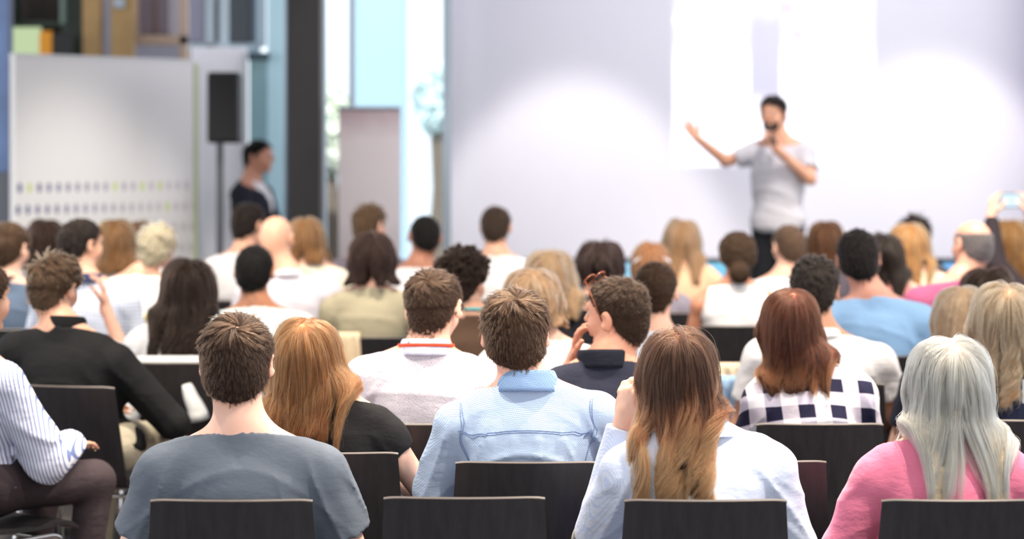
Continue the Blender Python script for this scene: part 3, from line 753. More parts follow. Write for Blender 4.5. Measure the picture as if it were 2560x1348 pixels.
# ------------------------------------------------------------------ the hall
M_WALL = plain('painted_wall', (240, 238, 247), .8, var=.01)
def struct(mb, name, mat, label=None):
    o = mb.build(name, mat); o['kind'] = 'structure'
    if label: o['label'] = label
    return o
YW = 17.0                                                      # the projection wall stands 17 m from the camera
def BX(px, py, s): return (wx(px, s), wy(s), wz(py, s))
carpet, nt, bs = newmat('floor_carpet')
nt.links.new(ramp(nt, noise(nt, 3, 5), [(.3, lin((64, 60, 60))), (.7, lin((84, 79, 78)))]), bs.inputs['Base Color']); bs.inputs['Roughness'].default_value = .95
bump(nt, noise(nt, 300, 2), .3, .004, bs)
struct(MB().box((0, 10, -.05), (24, 26, .1)), 'floor', carpet)
s17 = F / YW
xl = wx(1118, s17)
struct(MB().box(((xl + 7) / 2, YW + .1, 3.1), (7 - xl, .2, 6.4)), 'wall_front', M_WALL)
struct(MB().box(((xl + 7) / 2, YW - .03, .43), (7 - xl, .06, .86)), 'baseboard_front', plain('black_skirting', (24, 26, 32), .6))
struct(MB().box((wx(2562, s17) + .12, YW - .15, 3.0), (.2, .3, 6)), 'trim_1', plain('violet_grey_pilaster', (120, 118, 160), .7))
M_CEIL = plain('white_ceiling', (214, 212, 210), .9)
struct(MB().box((0, 6.6, 6.4), (19, 21.2, .2)), 'ceiling', M_CEIL)
stage = MB().box((2.4, 15.75, .12), (5.8, 2.3, .24), bev=.01)
o = stage.build('stage_platform', plain('stage_carpet', (40, 42, 48), .8)); tag(o, 'low dark stage platform in front of the bright projection wall', 'stage')

# projector: a real lamp with a picture in its beam, hung above the audience
pl = bpy.data.lights.new('projector_beam', 'SPOT'); pl.energy = 3600; pl.spot_size = math.radians(40); pl.spot_blend = 0; pl.shadow_soft_size = .01
po = bpy.data.objects.new('projector_beam', pl); COL.objects.link(po); PY = 9.0
sx0, sx1 = wx(1684, s17), wx(2186, s17); sz0, sz1 = wz(415, s17), wz(-190, s17)
PXX, PZ = (sx0 + sx1) / 2, 4.0
po.location = (PXX, PY, PZ); po.rotation_euler = (math.radians(90), 0, 0)     # level, the picture shifted down like a real lens
pl.use_nodes = True; nt = pl.node_tree; em = nt.nodes['Emission']
geo = nd(nt, 'ShaderNodeTexCoord'); sp_ = nd(nt, 'ShaderNodeSeparateXYZ'); nt.links.new(geo.outputs['Normal'], sp_.inputs[0])
az_ = math_(nt, 'ABSOLUTE', sp_.outputs[2]); U = math_(nt, 'DIVIDE', sp_.outputs[0], az_); Vv = math_(nt, 'DIVIDE', sp_.outputs[1], az_)
dist = YW - PY
def pu(x): return (x - PXX) / dist
def pv(z): return (z - PZ) / dist
def inside(v, a, b, e=.0015):
    m1 = nd(nt, 'ShaderNodeMapRange', interpolation_type='SMOOTHSTEP'); nt.links.new(v, m1.inputs[0]); m1.inputs[1].default_value = a - e; m1.inputs[2].default_value = a + e
    m2 = nd(nt, 'ShaderNodeMapRange', interpolation_type='SMOOTHSTEP'); nt.links.new(v, m2.inputs[0]); m2.inputs[1].default_value = b - e; m2.inputs[2].default_value = b + e
    return math_(nt, 'SUBTRACT', m1.outputs[0], m2.outputs[0])
mask = math_(nt, 'MULTIPLY', inside(U, pu(sx0), pu(sx1)), inside(Vv, pv(sz0), pv(sz1)))
cmb = nd(nt, 'ShaderNodeCombineXYZ'); nt.links.new(U, cmb.inputs[0]); nt.links.new(Vv, cmb.inputs[1])
nz = noise(nt, 22, 3, .55, cmb.outputs[0])
topm = nd(nt, 'ShaderNodeMapRange', interpolation_type='SMOOTHSTEP'); nt.links.new(Vv, topm.inputs[0]); topm.inputs[1].default_value = pv(wz(170, s17)); topm.inputs[2].default_value = pv(wz(90, s17))
pic = mixc(nt, math_(nt, 'MULTIPLY', topm.outputs[0], .85), (1, 1, 1), ramp(nt, nz, [(.36, (1, 1, 1)), (.47, (.10, .22, .3)), (.56, (.02, .06, .12)), (.66, (1, 1, 1))]))
band = math_(nt, 'MULTIPLY', inside(U, pu(wx(1874, s17)), pu(wx(1952, s17)), .002), inside(Vv, pv(wz(255, s17)), pv(wz(35, s17)), .012))
pic = mixc(nt, band, pic, (.03, .03, .08))
for (a, b, c, d) in ((1945, 1985, 0, 35), (1975, 2010, 70, 100)):
    pink = math_(nt, 'MULTIPLY', inside(U, pu(wx(a, s17)), pu(wx(b, s17)), .003), inside(Vv, pv(wz(d, s17)), pv(wz(c, s17)), .003))
    pic = mixc(nt, pink, pic, (.35, .05, .12))
pic = mixc(nt, mask, (0, 0, 0), pic); nt.links.new(pic, em.inputs[0])
pic.node.clamp_result = False

# ---- glass front on the left of the wall, things outside it
M_DARK = plain('dark_steel', (46, 44, 44), .55, .3, var=.15); M_ALU = plain('aluminium_frame', (168, 180, 190), .4, .6)
glass = bpy.data.materials.new('window_glass'); glass.use_nodes = True; nt = glass.node_tree; nt.nodes.remove(nt.nodes['Principled BSDF'])
_t = nd(nt, 'ShaderNodeBsdfTransparent'); _t.inputs[0].default_value = (.95, .985, 1, 1); _g = nd(nt, 'ShaderNodeBsdfGlossy'); _g.inputs['Roughness'].default_value = .02
_m = nd(nt, 'ShaderNodeMixShader'); _l = nd(nt, 'ShaderNodeLayerWeight'); _l.inputs[0].default_value = .12
nt.links.new(_l.outputs['Fresnel'], _m.inputs[0]); nt.links.new(_t.outputs[0], _m.inputs[1]); nt.links.new(_g.outputs[0], _m.inputs[2]); nt.links.new(_m.outputs[0], nt.nodes['Material Output'].inputs[0])
def win(name, x0, x1, y, z0, z1, mull=(), trans=(), fr=.06, mat=None):
    """a glazed frame: structure, its glass a part"""
    m = MB(); xm, zm = (x0 + x1) / 2, (z0 + z1) / 2
    for x in (x0, x1): m.box((x, y, zm), (fr, .1, z1 - z0))
    for z in (z0, z1): m.box((xm, y, z), (x1 - x0, .098, fr))
    for x in mull: m.box((x, y, zm), (fr * .7, .09, z1 - z0))
    for z in trans: m.box((xm, y, z), (x1 - x0, .088, fr * .7))
    o = m.build(name, mat or M_ALU); o['kind'] = 'structure'
    MB().box((xm, y, zm), (x1 - x0 - fr, .012, z1 - z0 - fr)).build('pane', glass, o)
    return o
s16 = F / 16.6
win('window_1', wx(806, s16), wx(1117, s16), 16.6, .02, 6.0, (wx(880, s16),), ())
win('window_2', wx(560, s16), wx(722, s16), 16.6, .02, 6.0, (), ())
sp15 = F / 14.6
struct(MB().box((wx(766, sp15), 14.6, 3), (.20, .24, 6)), 'pillar_steel_1', M_DARK)
MB_ = MB().box((wx(722, sp15) , 14.75, 3), (.03, .3, 6)); struct(MB_, 'trim_2', plain('pillar_edge', (52, 66, 82), .5))
o = bpy.data.objects['pillar_steel_1']; o.name = 'pillar_1'
# left wall that closes the room beside the glazing, and the dark shop fittings over the partition
s20 = F / 19.0
def bgbox(name, x0, y0, x1, y1, s, dep, mat, label, cat, rz=0):
    X0, X1, Z0, Z1 = wx(x0, s), wx(x1, s), wz(y1, s), wz(y0, s)
    o = MB().box(((X0 + X1) / 2, F / s + dep / 2, (Z0 + Z1) / 2), (X1 - X0, dep, Z1 - Z0), rz, .008).build(name, mat)
    return tag(o, label, cat)
# wall far left behind the partition with door-like openings
struct(MB().box((-6.4, 18.2, 6.4), (8, 2.2, .2)), 'ceiling_left', M_CEIL)
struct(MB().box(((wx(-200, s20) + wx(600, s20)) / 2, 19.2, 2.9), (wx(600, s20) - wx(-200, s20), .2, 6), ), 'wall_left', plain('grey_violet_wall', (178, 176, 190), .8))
E_ = lambda n, loc, label, cat: tag(bpy.data.objects.new(n, None), label, cat)
def fitting(name, label, cat, boxes, group=None):
    """thing made of several boxed parts: (part name, px0, py0, px1, py1, depth scale, thickness, material)"""
    root = bpy.data.objects.new(name, None); COL.objects.link(root); tag(root, label, cat, group)
    b0 = boxes[0]; s = b0[5]; base = Vector((wx((b0[1] + b0[3]) / 2, s), F / s, 0)); root.location = base
    for (pn, x0, y0, x1, y1, s, dp, mt) in boxes:
        X0, X1, Z0, Z1 = wx(x0, s), wx(x1, s), wz(y1, s), wz(y0, s)
        m = MB().box(((X0 + X1) / 2 - base.x, F / s + dp / 2 - base.y, (Z0 + Z1) / 2), (X1 - X0, dp, Z1 - Z0), 0, .006)
        m.build(pn, mt, root)
    return root
tan, dgreen, blk = plain('oak_wood', (176, 142, 92), .6, var=.15), plain('dark_green_paint', (44, 56, 50), .6), plain('black_laminate', (20, 20, 22), .5)
zf = lambda s: YH + H * s        # pixel row of the floor at scale s
s18 = F / 18.4
fitting('shelving_unit', 'tall dark green shelving unit with lit sign above the white partition', 'shelving',
        [('back_panel', 22, -80, 205, zf(s18), s18, .05, plain('dark_brown_board', (52, 42, 40), .7)), ('shelf', 22, 52, 205, 68, s18 + 4, .3, dgreen),
         ('side_panel', 152, -80, 205, zf(s18), s18 + 6, .3, dgreen), ('side_panel', 22, -80, 34, zf(s18), s18 + 6, .3, dgreen),
         ('upright', 150, -80, 162, 60, s18 + 8, .05, plain('pale_green_strip', (110, 132, 122), .5)),
         ('sign', 26, 68, 102, 142, s18 + 9, .04, glow('pale_green_sign', (205, 226, 176), .75)), ('sign_edge', 98, 78, 130, 142, s18 + 10, .05, plain('orange_panel', (240, 160, 30), .5)),
         ('drawer_front', 130, 82, 182, 150, s18 + 10, .05, blk)])
for i, (a, b, nm) in enumerate(((206, 252, 'left'), (277, 332, 'right'))):
    fitting('wooden_post', ('narrow square tan wooden post beside the dark green shelving' if i == 0 else 'wide square tan wooden post with a pale block near its top'), 'post',
            [('shaft', a, -80, b, zf(F / 17.9), F / 17.9, .12, tan)] + ([('top_block', 284, -5, 310, 20, F / 17.85, .04, plain('pale_blue_block', (176, 190, 205), .5))] if i else []))
fitting('interior_window', 'wood framed interior window above the right part of the partition', 'window frame',
        [('bottom_rail', 335, 88, 468, 112, F / 18.2, .1, plain('pale_pine', (206, 180, 158), .6)), ('stile', 333, -80, 343, 100, F / 18.2, .1, plain('pale_pine', (206, 180, 158), .6)),
         ('stile', 448, -80, 468, 150, F / 18.2, .1, plain('pale_pine', (206, 180, 158), .6)), ('panel', 343, -80, 420, 90, F / 18.3, .05, plain('mauve_panel', (150, 138, 148), .6)),
         ('panel', 421, -80, 447, 90, F / 18.3, .05, plain('white_panel', (212, 210, 226), .6)), ('inner_stile', 385, -80, 392, 90, F / 18.25, .04, plain('brown_strip', (140, 112, 108), .6))])
fitting('storefront_frame', 'grey metal frame with dark glass panel above the loudspeaker', 'window frame',
        [('rail', 470, 108, 650, 130, F / 17.6, .08, M_ALU), ('post', 514, -80, 536, 118, F / 17.6, .08, M_ALU), ('post', 640, -80, 664, 118, F / 17.6, .08, M_ALU),
         ('dark_panel', 536, -80, 628, 108, F / 17.7, .05, plain('dark_navy_glass', (34, 38, 54), .25)), ('narrow_panel', 628, -80, 640, 108, F / 17.7, .05, plain('slate_glass', (84, 98, 118), .25)),
         ('grey_panel', 470, -80, 514, 108, F / 17.7, .05, plain('grey_glass', (150, 150, 172), .3)), ('lower_panel', 622, 130, 668, 520, F / 17.6, .05, plain('sea_green_glass', (150, 182, 186), .3)),
         ('bright_panel', 668, -80, 716, 545, F / 17.6, .05, plain('pale_cyan_glass', (214, 244, 252), .3)), ('lower_rail', 618, 132, 672, 150, F / 17.5, .06, plain('teal_steel', (58, 78, 88), .5))])
fitting('door_panel', 'narrow blue tinted glass panel at the far left edge', 'panel',
        [('glass_panel', -60, -80, 27, 430, F / 15.4, .03, plain('blue_tinted_glass', (112, 140, 190), .3, var=.3, vs=2)), ('lower_panel', -60, 430, 27, zf(F / 15.4), F / 15.4, .04, plain('grey_lower_panel', (120, 122, 130), .5)),
         ('frame', 22, -80, 29, zf(F / 15.4), F / 15.35, .05, plain('grey_blue_frame', (96, 104, 128), .5))])
# white partition wall printed with rows of small marks, its right end farther away
pm, nt, bs = newmat('printed_partition')
tc = nd(nt, 'ShaderNodeTexCoord').outputs['Object']; sp_ = nd(nt, 'ShaderNodeSeparateXYZ'); nt.links.new(tc, sp_.inputs[0])
PW, PH = 2.62, 0
zz = sp_.outputs[2]; xx = sp_.outputs[0]
rowf = math_(nt, 'DIVIDE', math_(nt, 'SUBTRACT', 1.50, zz), .147); row = math_(nt, 'FLOOR', rowf); rf = math_(nt, 'FRACT', rowf)
pitch = .078
cf = math_(nt, 'DIVIDE', math_(nt, 'ADD', xx, math_(nt, 'MULTIPLY', row, .013)), pitch); cfi = math_(nt, 'FLOOR', cf); cff = math_(nt, 'FRACT', cf)
du = math_(nt, 'DIVIDE', math_(nt, 'SUBTRACT', cff, .5), .23); dv = math_(nt, 'DIVIDE', math_(nt, 'SUBTRACT', rf, .5), .23)
inn = math_(nt, 'LESS_THAN', math_(nt, 'ADD', math_(nt, 'MULTIPLY', du, du), math_(nt, 'MULTIPLY', dv, dv)), 1.0)
inn = math_(nt, 'MULTIPLY', inn, math_(nt, 'LESS_THAN', zz, 1.50))
wn = nd(nt, 'ShaderNodeTexWhiteNoise', noise_dimensions='2D'); cb = nd(nt, 'ShaderNodeCombineXYZ'); nt.links.new(cfi, cb.inputs[0]); nt.links.new(row, cb.inputs[1]); nt.links.new(cb.outputs[0], wn.inputs[0])
lft = nd(nt, 'ShaderNodeMapRange'); nt.links.new(xx, lft.inputs[0]); lft.inputs[1].default_value = .1; lft.inputs[2].default_value = 1.2
c1 = mixc(nt, lft.outputs[0], lin((104, 110, 148)), lin((206, 198, 206)))
c1 = mixc(nt, math_(nt, 'GREATER_THAN', wn.outputs[0], .9), c1, lin((206, 222, 140)))
nt.links.new(mixc(nt, inn, lin((240, 238, 238)), c1), bs.inputs['Base Color']); bs.inputs['Roughness'].default_value = .7
root = bpy.data.objects.new('exhibition_partition', None); COL.objects.link(root)
sA, sB = F / 14.9, F / 16.0; A_ = Vector((wx(37, sA), F / sA, 0)); B_ = Vector((wx(484, sB), F / sB, 0)); root.location = A_
ang = math.atan2(B_.y - A_.y, B_.x - A_.x); root.rotation_euler = (0, 0, ang); ln = (B_ - A_).length
tag(root, 'large white exhibition partition printed with rows of small coloured marks', 'partition')
zt = wz(143, sA)
MB().box((ln / 2, .03, zt / 2 + .01), (ln, .06, zt - .02), 0, .004).build('printed_panel', pm, root)
MB().box((ln + .02, .03, zt / 2), (.04, .08, zt), 0, .004).build('end_post', plain('pale_green_post', (196, 206, 170), .5), root)
MB().box((ln / 2, .03, zt + .012), (ln, .065, .03)).build('top_rail', plain('white_rail', (226, 226, 228), .5), root)
# white banner wall behind the loudspeaker
fitting('display_panel', 'tall plain white display panel behind the black loudspeaker', 'display panel',
        [('panel', 478, 118, 616, zf(F / 16.35), F / 16.35, .05, plain('white_display', (238, 238, 246), .6)), ('edge_strip', 606, 130, 618, zf(F / 16.3), F / 16.3, .05, plain('grey_strip', (188, 192, 200), .5))])
# loudspeaker on its stand
sS = F / 15.3; X0 = wx(557, sS); Y0 = 15.3
root = bpy.data.objects.new('loudspeaker', None); COL.objects.link(root); root.location = (X0, Y0, wz(358, sS)); tag(root, 'black rectangular loudspeaker mounted high on a pole stand', 'loudspeaker')
hw, hh_ = (597 - 519) / sS / 2, (358 - 180) / sS
MB().box((0, .12, hh_ / 2), (hw * 2, .26, hh_), 0, .015).build('cabinet', plain('speaker_black', (13, 13, 15), .6), root)
MB().box((0, -.014, hh_ / 2), (hw * 1.84, .012, hh_ * .94), 0, .006).build('grille', plain('speaker_grille', (20, 20, 22), .8), root)
root = bpy.data.objects.new('speaker_stand', None); COL.objects.link(root); root.location = (X0 - .035, Y0 + .12, 0); tag(root, 'dark grey tripod pole stand carrying the loudspeaker', 'speaker stand')
zt_ = wz(358, sS)
st_m = plain('stand_metal', (88, 90, 96), .45, .4)
MB().tube([(0, 0, .25), (0, 0, zt_ - .002)], .024).build('pole', st_m, root)
MB().tube([(0, 0, .75), (0, 0, .95)], .036).build('collar', blk, root)
for k in range(3):
    a = k * 2.094 + .5; MB().tube([(0.02 * math.cos(a), .02 * math.sin(a), .8), (.48 * math.cos(a), .48 * math.sin(a), .02)], .014).build('leg', st_m, root)
# roll-up banner in front of the glass
rb, nt, bs = newmat('printed_banner'); tc = nd(nt, 'ShaderNodeTexCoord').outputs['Object']; sp_ = nd(nt, 'ShaderNodeSeparateXYZ'); nt.links.new(tc, sp_.inputs[0])
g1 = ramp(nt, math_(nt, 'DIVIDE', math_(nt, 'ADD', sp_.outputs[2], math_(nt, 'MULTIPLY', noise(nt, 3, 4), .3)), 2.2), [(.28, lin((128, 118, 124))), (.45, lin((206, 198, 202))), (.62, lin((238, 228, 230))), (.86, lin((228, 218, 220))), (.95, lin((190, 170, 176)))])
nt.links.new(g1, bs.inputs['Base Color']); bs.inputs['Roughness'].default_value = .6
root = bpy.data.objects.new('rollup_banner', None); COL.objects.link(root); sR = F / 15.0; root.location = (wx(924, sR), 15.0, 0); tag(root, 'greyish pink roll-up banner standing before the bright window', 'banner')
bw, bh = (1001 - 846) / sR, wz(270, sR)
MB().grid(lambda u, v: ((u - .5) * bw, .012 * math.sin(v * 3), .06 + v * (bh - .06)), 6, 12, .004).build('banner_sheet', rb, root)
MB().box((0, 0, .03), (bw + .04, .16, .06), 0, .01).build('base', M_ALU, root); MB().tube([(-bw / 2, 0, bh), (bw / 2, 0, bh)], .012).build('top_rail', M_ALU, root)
# outside: paving, white curved building edge, pale column, trees
struct(MB().box((-9, 31, -.06), (40, 28, .1)), 'ground_outside', plain('pale_paving', (222, 226, 228), .8))
def bcurve(u, v):
    a = u * 1.5; return (wx(1052, F / 26) + .0 + 3.4 * (1 - math.cos(a)) - .9, 26 + 3.4 * math.sin(a), v * 9)
col_ = MB().box((wx(948, F / 24), 24, 4.4), ((1016 - 878) / (F / 24), .5, 8.8), 0, .03).build('outside_column', plain('pale_blue_render', (146, 172, 186), .7)); tag(col_, 'pale blue square column outside the tall window', 'column')
MB_ = MB().grid(bcurve, 16, 2, .25); o = MB_.build('curved_facade', plain('white_render', (240, 242, 245), .7), None, True); tag(o, 'white curved facade of the building outside the window', 'building')
def tree(px, dist, h, r, c, label, seed):
    rg = np.random.default_rng(seed); s = F / dist
    root = bpy.data.objects.new('tree', None); COL.objects.link(root); root.location = (wx(px, s), dist, 0); tag(root, label, 'tree', 'trees outside the window')
    MB().tube([(0, 0, 0), (.05, 0, h * .35), (-.05, .05, h * .7)], [.16, .12, .07], 8).build('trunk', plain('bark', (96, 84, 72), .9), root)
    V = []; Fc = []
    for i in range(2600):
        q = rg.normal(0, 1, 3); q /= np.linalg.norm(q); rr = r * rg.uniform(.35, 1) ** .5; c0 = np.array([0, 0, h * .62]) + q * rr * np.array([1, 1, 1.5])
        u = nrm(rg.normal(0, 1, 3)); v = nrm(np.cross(u, rg.normal(0, 1, 3))); l = rg.uniform(.05, .09)
        n0 = len(V); V += [c0 - u * l, c0 + v * l * .5, c0 + u * l, c0 - v * l * .5]; Fc.append((n0, n0 + 1, n0 + 2, n0 + 3))
    link('foliage', mesh('foliage', V, Fc, False), plain('leaf', c, .6, var=.3), root)
tree(1096, 25, 3.6, .26, (214, 236, 230), 'slim blue green tree outside beside the projection wall', 3)
tree(812, 22, 3.0, .3, (226, 242, 212), 'light green tree outside next to the dark pillar', 5)
# front table with black cloth and laptops between the audience and the stage
sT = F / 14.1; root = bpy.data.objects.new('front_table', None); COL.objects.link(root); root.location = (wx(1950, sT), 14.1, 0); tag(root, 'long black table in front of the stage behind the front row', 'table')
TW = (2480 - 1400) / sT; tz = wz(712, sT)
MB().box((0, 0, tz - .02), (TW, .6, .04), 0, .005).build('tabletop', blk, root)
MB().box((0, -.26, tz / 2 - .03), (TW - .1, .02, tz - .08)).build('modesty_panel', blk, root)
for x in (-TW / 2 + .08, TW / 2 - .08):
    for y in (-.2, .25): MB().box((x, y, (tz - .04) / 2), (.05, .05, tz - .04)).build('leg', blk, root)
def laptop(px, py0, w, c, label, ang=0):
    r = bpy.data.objects.new('laptop', None); COL.objects.link(r); r.location = (wx(px, sT), 14.12, tz + .001); r.rotation_euler = (0, 0, ang); tag(r, label, 'laptop', 'laptops on the front table')
    hgt = max(.12, wz(py0, sT) - tz)
    MB().box((0, -.02, .009), (w, .22, .016), 0, .004).build('keyboard_base', plain('laptop_grey', (70, 72, 78), .4), r)
    m = MB().box((0, .10, hgt / 2 + .018), (w, .012, hgt), 0, .004).build('lid', plain('laptop_black', (24, 25, 28), .4), r)
    MB().box((0, .092, hgt / 2 + .018), (w * .93, .003, hgt * .88)).build('screen', glow('screen', c, 1.05), m)
laptop(1570, 666, .20, (150, 210, 240), 'glowing laptop between the dark bob and the beaded headband')
laptop(1818, 678, .30, (120, 200, 232), 'glowing laptop seen left of the woman with a bun')
laptop(2402, 678, .20, (110, 176, 230), 'glowing laptop beside the balding man in plum')
r = bpy.data.objects.new('camera_bag', None)
mbg = MB().lathe([(.02, 0), (.075, .004), (.085, .05), (.075, .10), (.045, .125), (.01, .13)], 18, (wx(2336, sT), 14.1, tz + .001)).build('camera_bag', plain('black_nylon', (30, 30, 34), .8), None, True)
tag(mbg, 'small round black bag on the front table beside a laptop', 'bag')

# ------------------------------------------------------------------ chairs
M_PLY, nt, bs = newmat('black_stained_plywood')
nt.links.new(ramp(nt, noise(nt, 6, 5, .6, None, (9, 9, .7)), [(.3, lin((28, 27, 30))), (.7, lin((42, 40, 44)))]), bs.inputs['Base Color'])
bs.inputs['Roughness'].default_value = .42; bs.inputs['Specular IOR Level'].default_value = .5
M_CHR = plain('chrome', (205, 205, 208), .12, 1)
M_EDGE = plain('plywood_edge', (96, 88, 84), .5)
def chair_proto():
    root = bpy.data.objects.new('stacking_chair', None); COL.objects.link(root)
    def back(u, v):                                        # u across, v up
        w = .218 - .020 * v; c = (u - .5) * 2; z = .50 + v * .32
        z += -.004 * abs(c) ** 12 * (1 if v > .98 else 0)
        y = -.205 - .055 * v - .026 * (1 - c * c) * (.55 + .45 * v)
        return (c * w, y, z)
    m = MB().grid(back, 14, 8, .011); b = m.build('backrest', M_PLY, root); smooth_by_angle(b, 40)
    e = MB().tube([Vector(back(i / 24, 1)) + Vector((0, .0055, .0006)) for i in range(25)], .0056, 6).build('edge', M_EDGE, b); smooth_by_angle(e)
    def seatf(u, v):                                       # v from the bend at the back to the front lip
        c = (u - .5) * 2; w = .222 - .012 * v
        if v < .35: a = (1 - v / .35) * math.pi / 2; y = -.205 + .06 - .06 * math.sin(a); z = .50 - .0 - .06 * math.cos(a)
        else: q = (v - .35) / .65; y = -.145 + q * .40; z = .44 - .012 * math.sin(q * math.pi) - .03 * max(0, q - .85) / .15 * max(0, q - .85) / .15
        y -= .014 * (1 - c * c) * max(0, 1 - v / .3)
        return (c * w, y, z)
    m = MB().grid(lambda u, v: seatf(u, 1 - v), 12, 20, .011); b = m.build('seat', M_PLY, root); smooth_by_angle(b, 40)
    for e in (-1, 1):
        pts = arc([(e * .235, -.26, .012), (e * .225, -.13, .405), (e * .225, .17, .405), (e * .235, .235, .012)], .05)
        MB().tube(pts, .011, 10).build('side_frame', M_CHR, root, True)
    MB().tube([(-.225, .10, .402), (.225, .10, .402)], .009, 8).build('crossbar', M_CHR, root, True)
    MB().tube([(-.225, -.09, .402), (.225, -.09, .402)], .009, 8).build('crossbar', M_CHR, root, True)
    for e in (-1, 1):
        for y in (-.26, .235): MB().lathe([(.013, 0), (.015, .002), (.014, .02), (.011, .022)], 10, (e * .235, y, 0)).build('foot', blk, root)
    return root
CH0 = chair_proto(); _first = [True]
def copy_tree(o, parent=None):
    c = o.copy(); COL.objects.link(c)
    if parent is not None: c.parent = parent
    for k in list(o.children): copy_tree(k, c)
    return c
def chair(x, y, yaw, label):
    c = CH0 if _first[0] else copy_tree(CH0)
    _first[0] = False
    c.location = (x, y, 0); c.rotation_euler = (0, 0, math.radians(yaw)); tag(c, label, 'chair', 'black plywood audience chairs'); return c
def chair_px(px, s, yaw, label): return chair(wx(px, s), F / s + .245, yaw, label)   # s at the top edge of the backrest
# ------------------------------------------------------------------ the audience
WHITE = dict(c=(236, 236, 238)); AUD = 'seated audience members'
def cloth(c, kind='plain', **k): return dict(c=c, kind=kind, **k)
def person(cx, ty, s, label, bx=None, chair_=True, clabel=None, **k):
    bx = cx if bx is None else bx
    T = wz(ty, s); k.setdefault('yaw', 0); yr = math.radians(k['yaw'])
    shx = k.get('shx', 0.0); k.setdefault('hd', None)
    if k['hd'] is None: k['hd'] = ((cx - bx) / s - shx, k.pop('hdy', 0.0))
    k.setdefault('group', AUD); k['seed'] = int(cx * 3 + ty)
    sp = dict(k, s=s, T=T, x=wx(bx, s), y=F / s, label=label)
    if not k.get('stand') and chair_:
        d = -.0; chair(sp['x'] + .0, sp['y'] + d, k['yaw'] + k.get('cyaw', 0), clabel or 'black plywood chair under the ' + k.pop('who', label)[:60])
    return build_person(sp)
BR = ((54, 36, 27), (112, 80, 56)); DK = ((26, 19, 17), (58, 43, 35)); BLK = ((14, 12, 13), (34, 29, 28))
LB = ((96, 72, 52), (158, 124, 92)); BLO = ((176, 134, 98), (236, 196, 152)); GOL = ((146, 92, 56), (214, 154, 106)); RED = ((120, 66, 36), (200, 128, 78))
PLA = ((205, 190, 172), (240, 230, 216)); AUB = ((74, 36, 24), (138, 76, 48)); CHE = ((44, 28, 22), (86, 58, 44))
def short(c, **k): return dict(style='short', c=c, **k)
def lng(c, zend, **k): return dict(style='long', c=c, zend=zend, **k)
SK1, SK2, SK3 = (232, 190, 168), (218, 172, 146), (196, 148, 120)

# --- the two sharp rows and the ones right behind them
person(594, 786, 974, 'person in a plain slate grey t-shirt with short dark brown hair', bx=610, up=.008, near=2, b=1.1, sw=.195, skin=(230, 188, 168), head=(-2, -4, 0), hdy=-.01,
       clabel='black plywood chair under the man in the grey t-shirt', hair=short(((34, 22, 17), (106, 72, 50)), L=(.055, .042, .018), whorl=(.10, -.60, .74), swirl=1.2, lift=.34, mess=.12, line=0),
       top=dict(mat=cloth((98, 106, 118), wr=.35), sleeve='short', neck=-.298, nslope=.35, fold=.006, name='t_shirt', loose=.026),
       el_l=(-.30, .0, .60), el_r=(.29, .0, .60))
P_DEN = person(1288, 722, 873, 'person in a pale blue dotted denim shirt with thick short brown hair', bx=1318, up=.035, near=2, b=1.1, sw=.198, skin=(236, 186, 168), tilt=.014, head=(0, -6, 0), hsz=1.02, hairt=.008,
       clabel='black plywood chair under the man in the blue denim shirt', hair=short(((40, 27, 20), (124, 86, 58)), L=(.055, .046, .014), whorl=(.02, -.52, .8), swirl=.9, lift=.42, mess=.14),
       top=dict(mat=cloth((186, 206, 232), 'denim', c2=(120, 146, 186), wr=.35), sleeve='long', neck=-.295, fold=.0055, yoke=1, collar=dict(h=.044, flare=.020, mat=cloth((134, 164, 204), 'denim', c2=(96, 122, 164), wr=.3)), loose=.02),
       el_l=(-.262, .04, .70), el_r=(.262, .14, .68))
P_RED = person(770, 790, 848, 'person with long straight copper blonde hair in a black cap sleeve top', bx=838, up=.06, near=2, fem=1, sw=.165, shx=-.01, skin=SK1, head=(-8, 0, -6), tilt=-.01,
       clabel='black plywood chair under the copper haired woman in black', hair=lng(((108, 58, 31), (200, 126, 72)), .372, locks=44, vol=.022, ragged=.028, vshape=.12, wave=.004, wlen=.11, part=.12, gx=-.015, w=.108, gy=-.115, rough=.3, frizz=.003),
       top=dict(mat=cloth((24, 23, 26), wr=.4), sleeve='cap', fold=.004, name='black_top', neck=-.29), el_r=(.27, -.01, .66), el_l=(-.2, .1, .66))
person(1692, 815, 974, 'person with long wavy brown hair fading to golden ends in a pale blue shirt', bx=1742, near=2, fem=1, sw=.185, b=1.08, skin=SK1, head=(6, 0, 6), shx=.0, tilt=.004,
       clabel='black plywood chair under the woman with golden hair ends', hair=lng(((46, 27, 20), (104, 66, 46)), .50, tip=(250, 138, 88), tip_at=.5, vol=.016, w=.078, wave=.022, wlen=.19, locks=17, lockw=.86, lmin=.72, frizz=.001, ragged=.05, part=-.25, gx=-.02, gy=-.12, K=28, spread=.009, clumpy=.6),
       top=dict(mat=cloth((226, 234, 252), 'stripes', c2=(206, 220, 250), wr=.45, p=2.2), sleeve='long', fold=.006, neck=-.29, loose=.022, inf=.016, collar=dict(h=.03, flare=.03, dr=.006)),
       el_r=(.252, .02, .66), el_l=(-.25, .12, .68), kn_r=(.09, .40, .545), an_r=(.08, .30, .10), wr_l=(-.185, .09, .965), hand_l=((.15, .05, 1), (.6, .6, -.2), (0, -1, 0), .95))
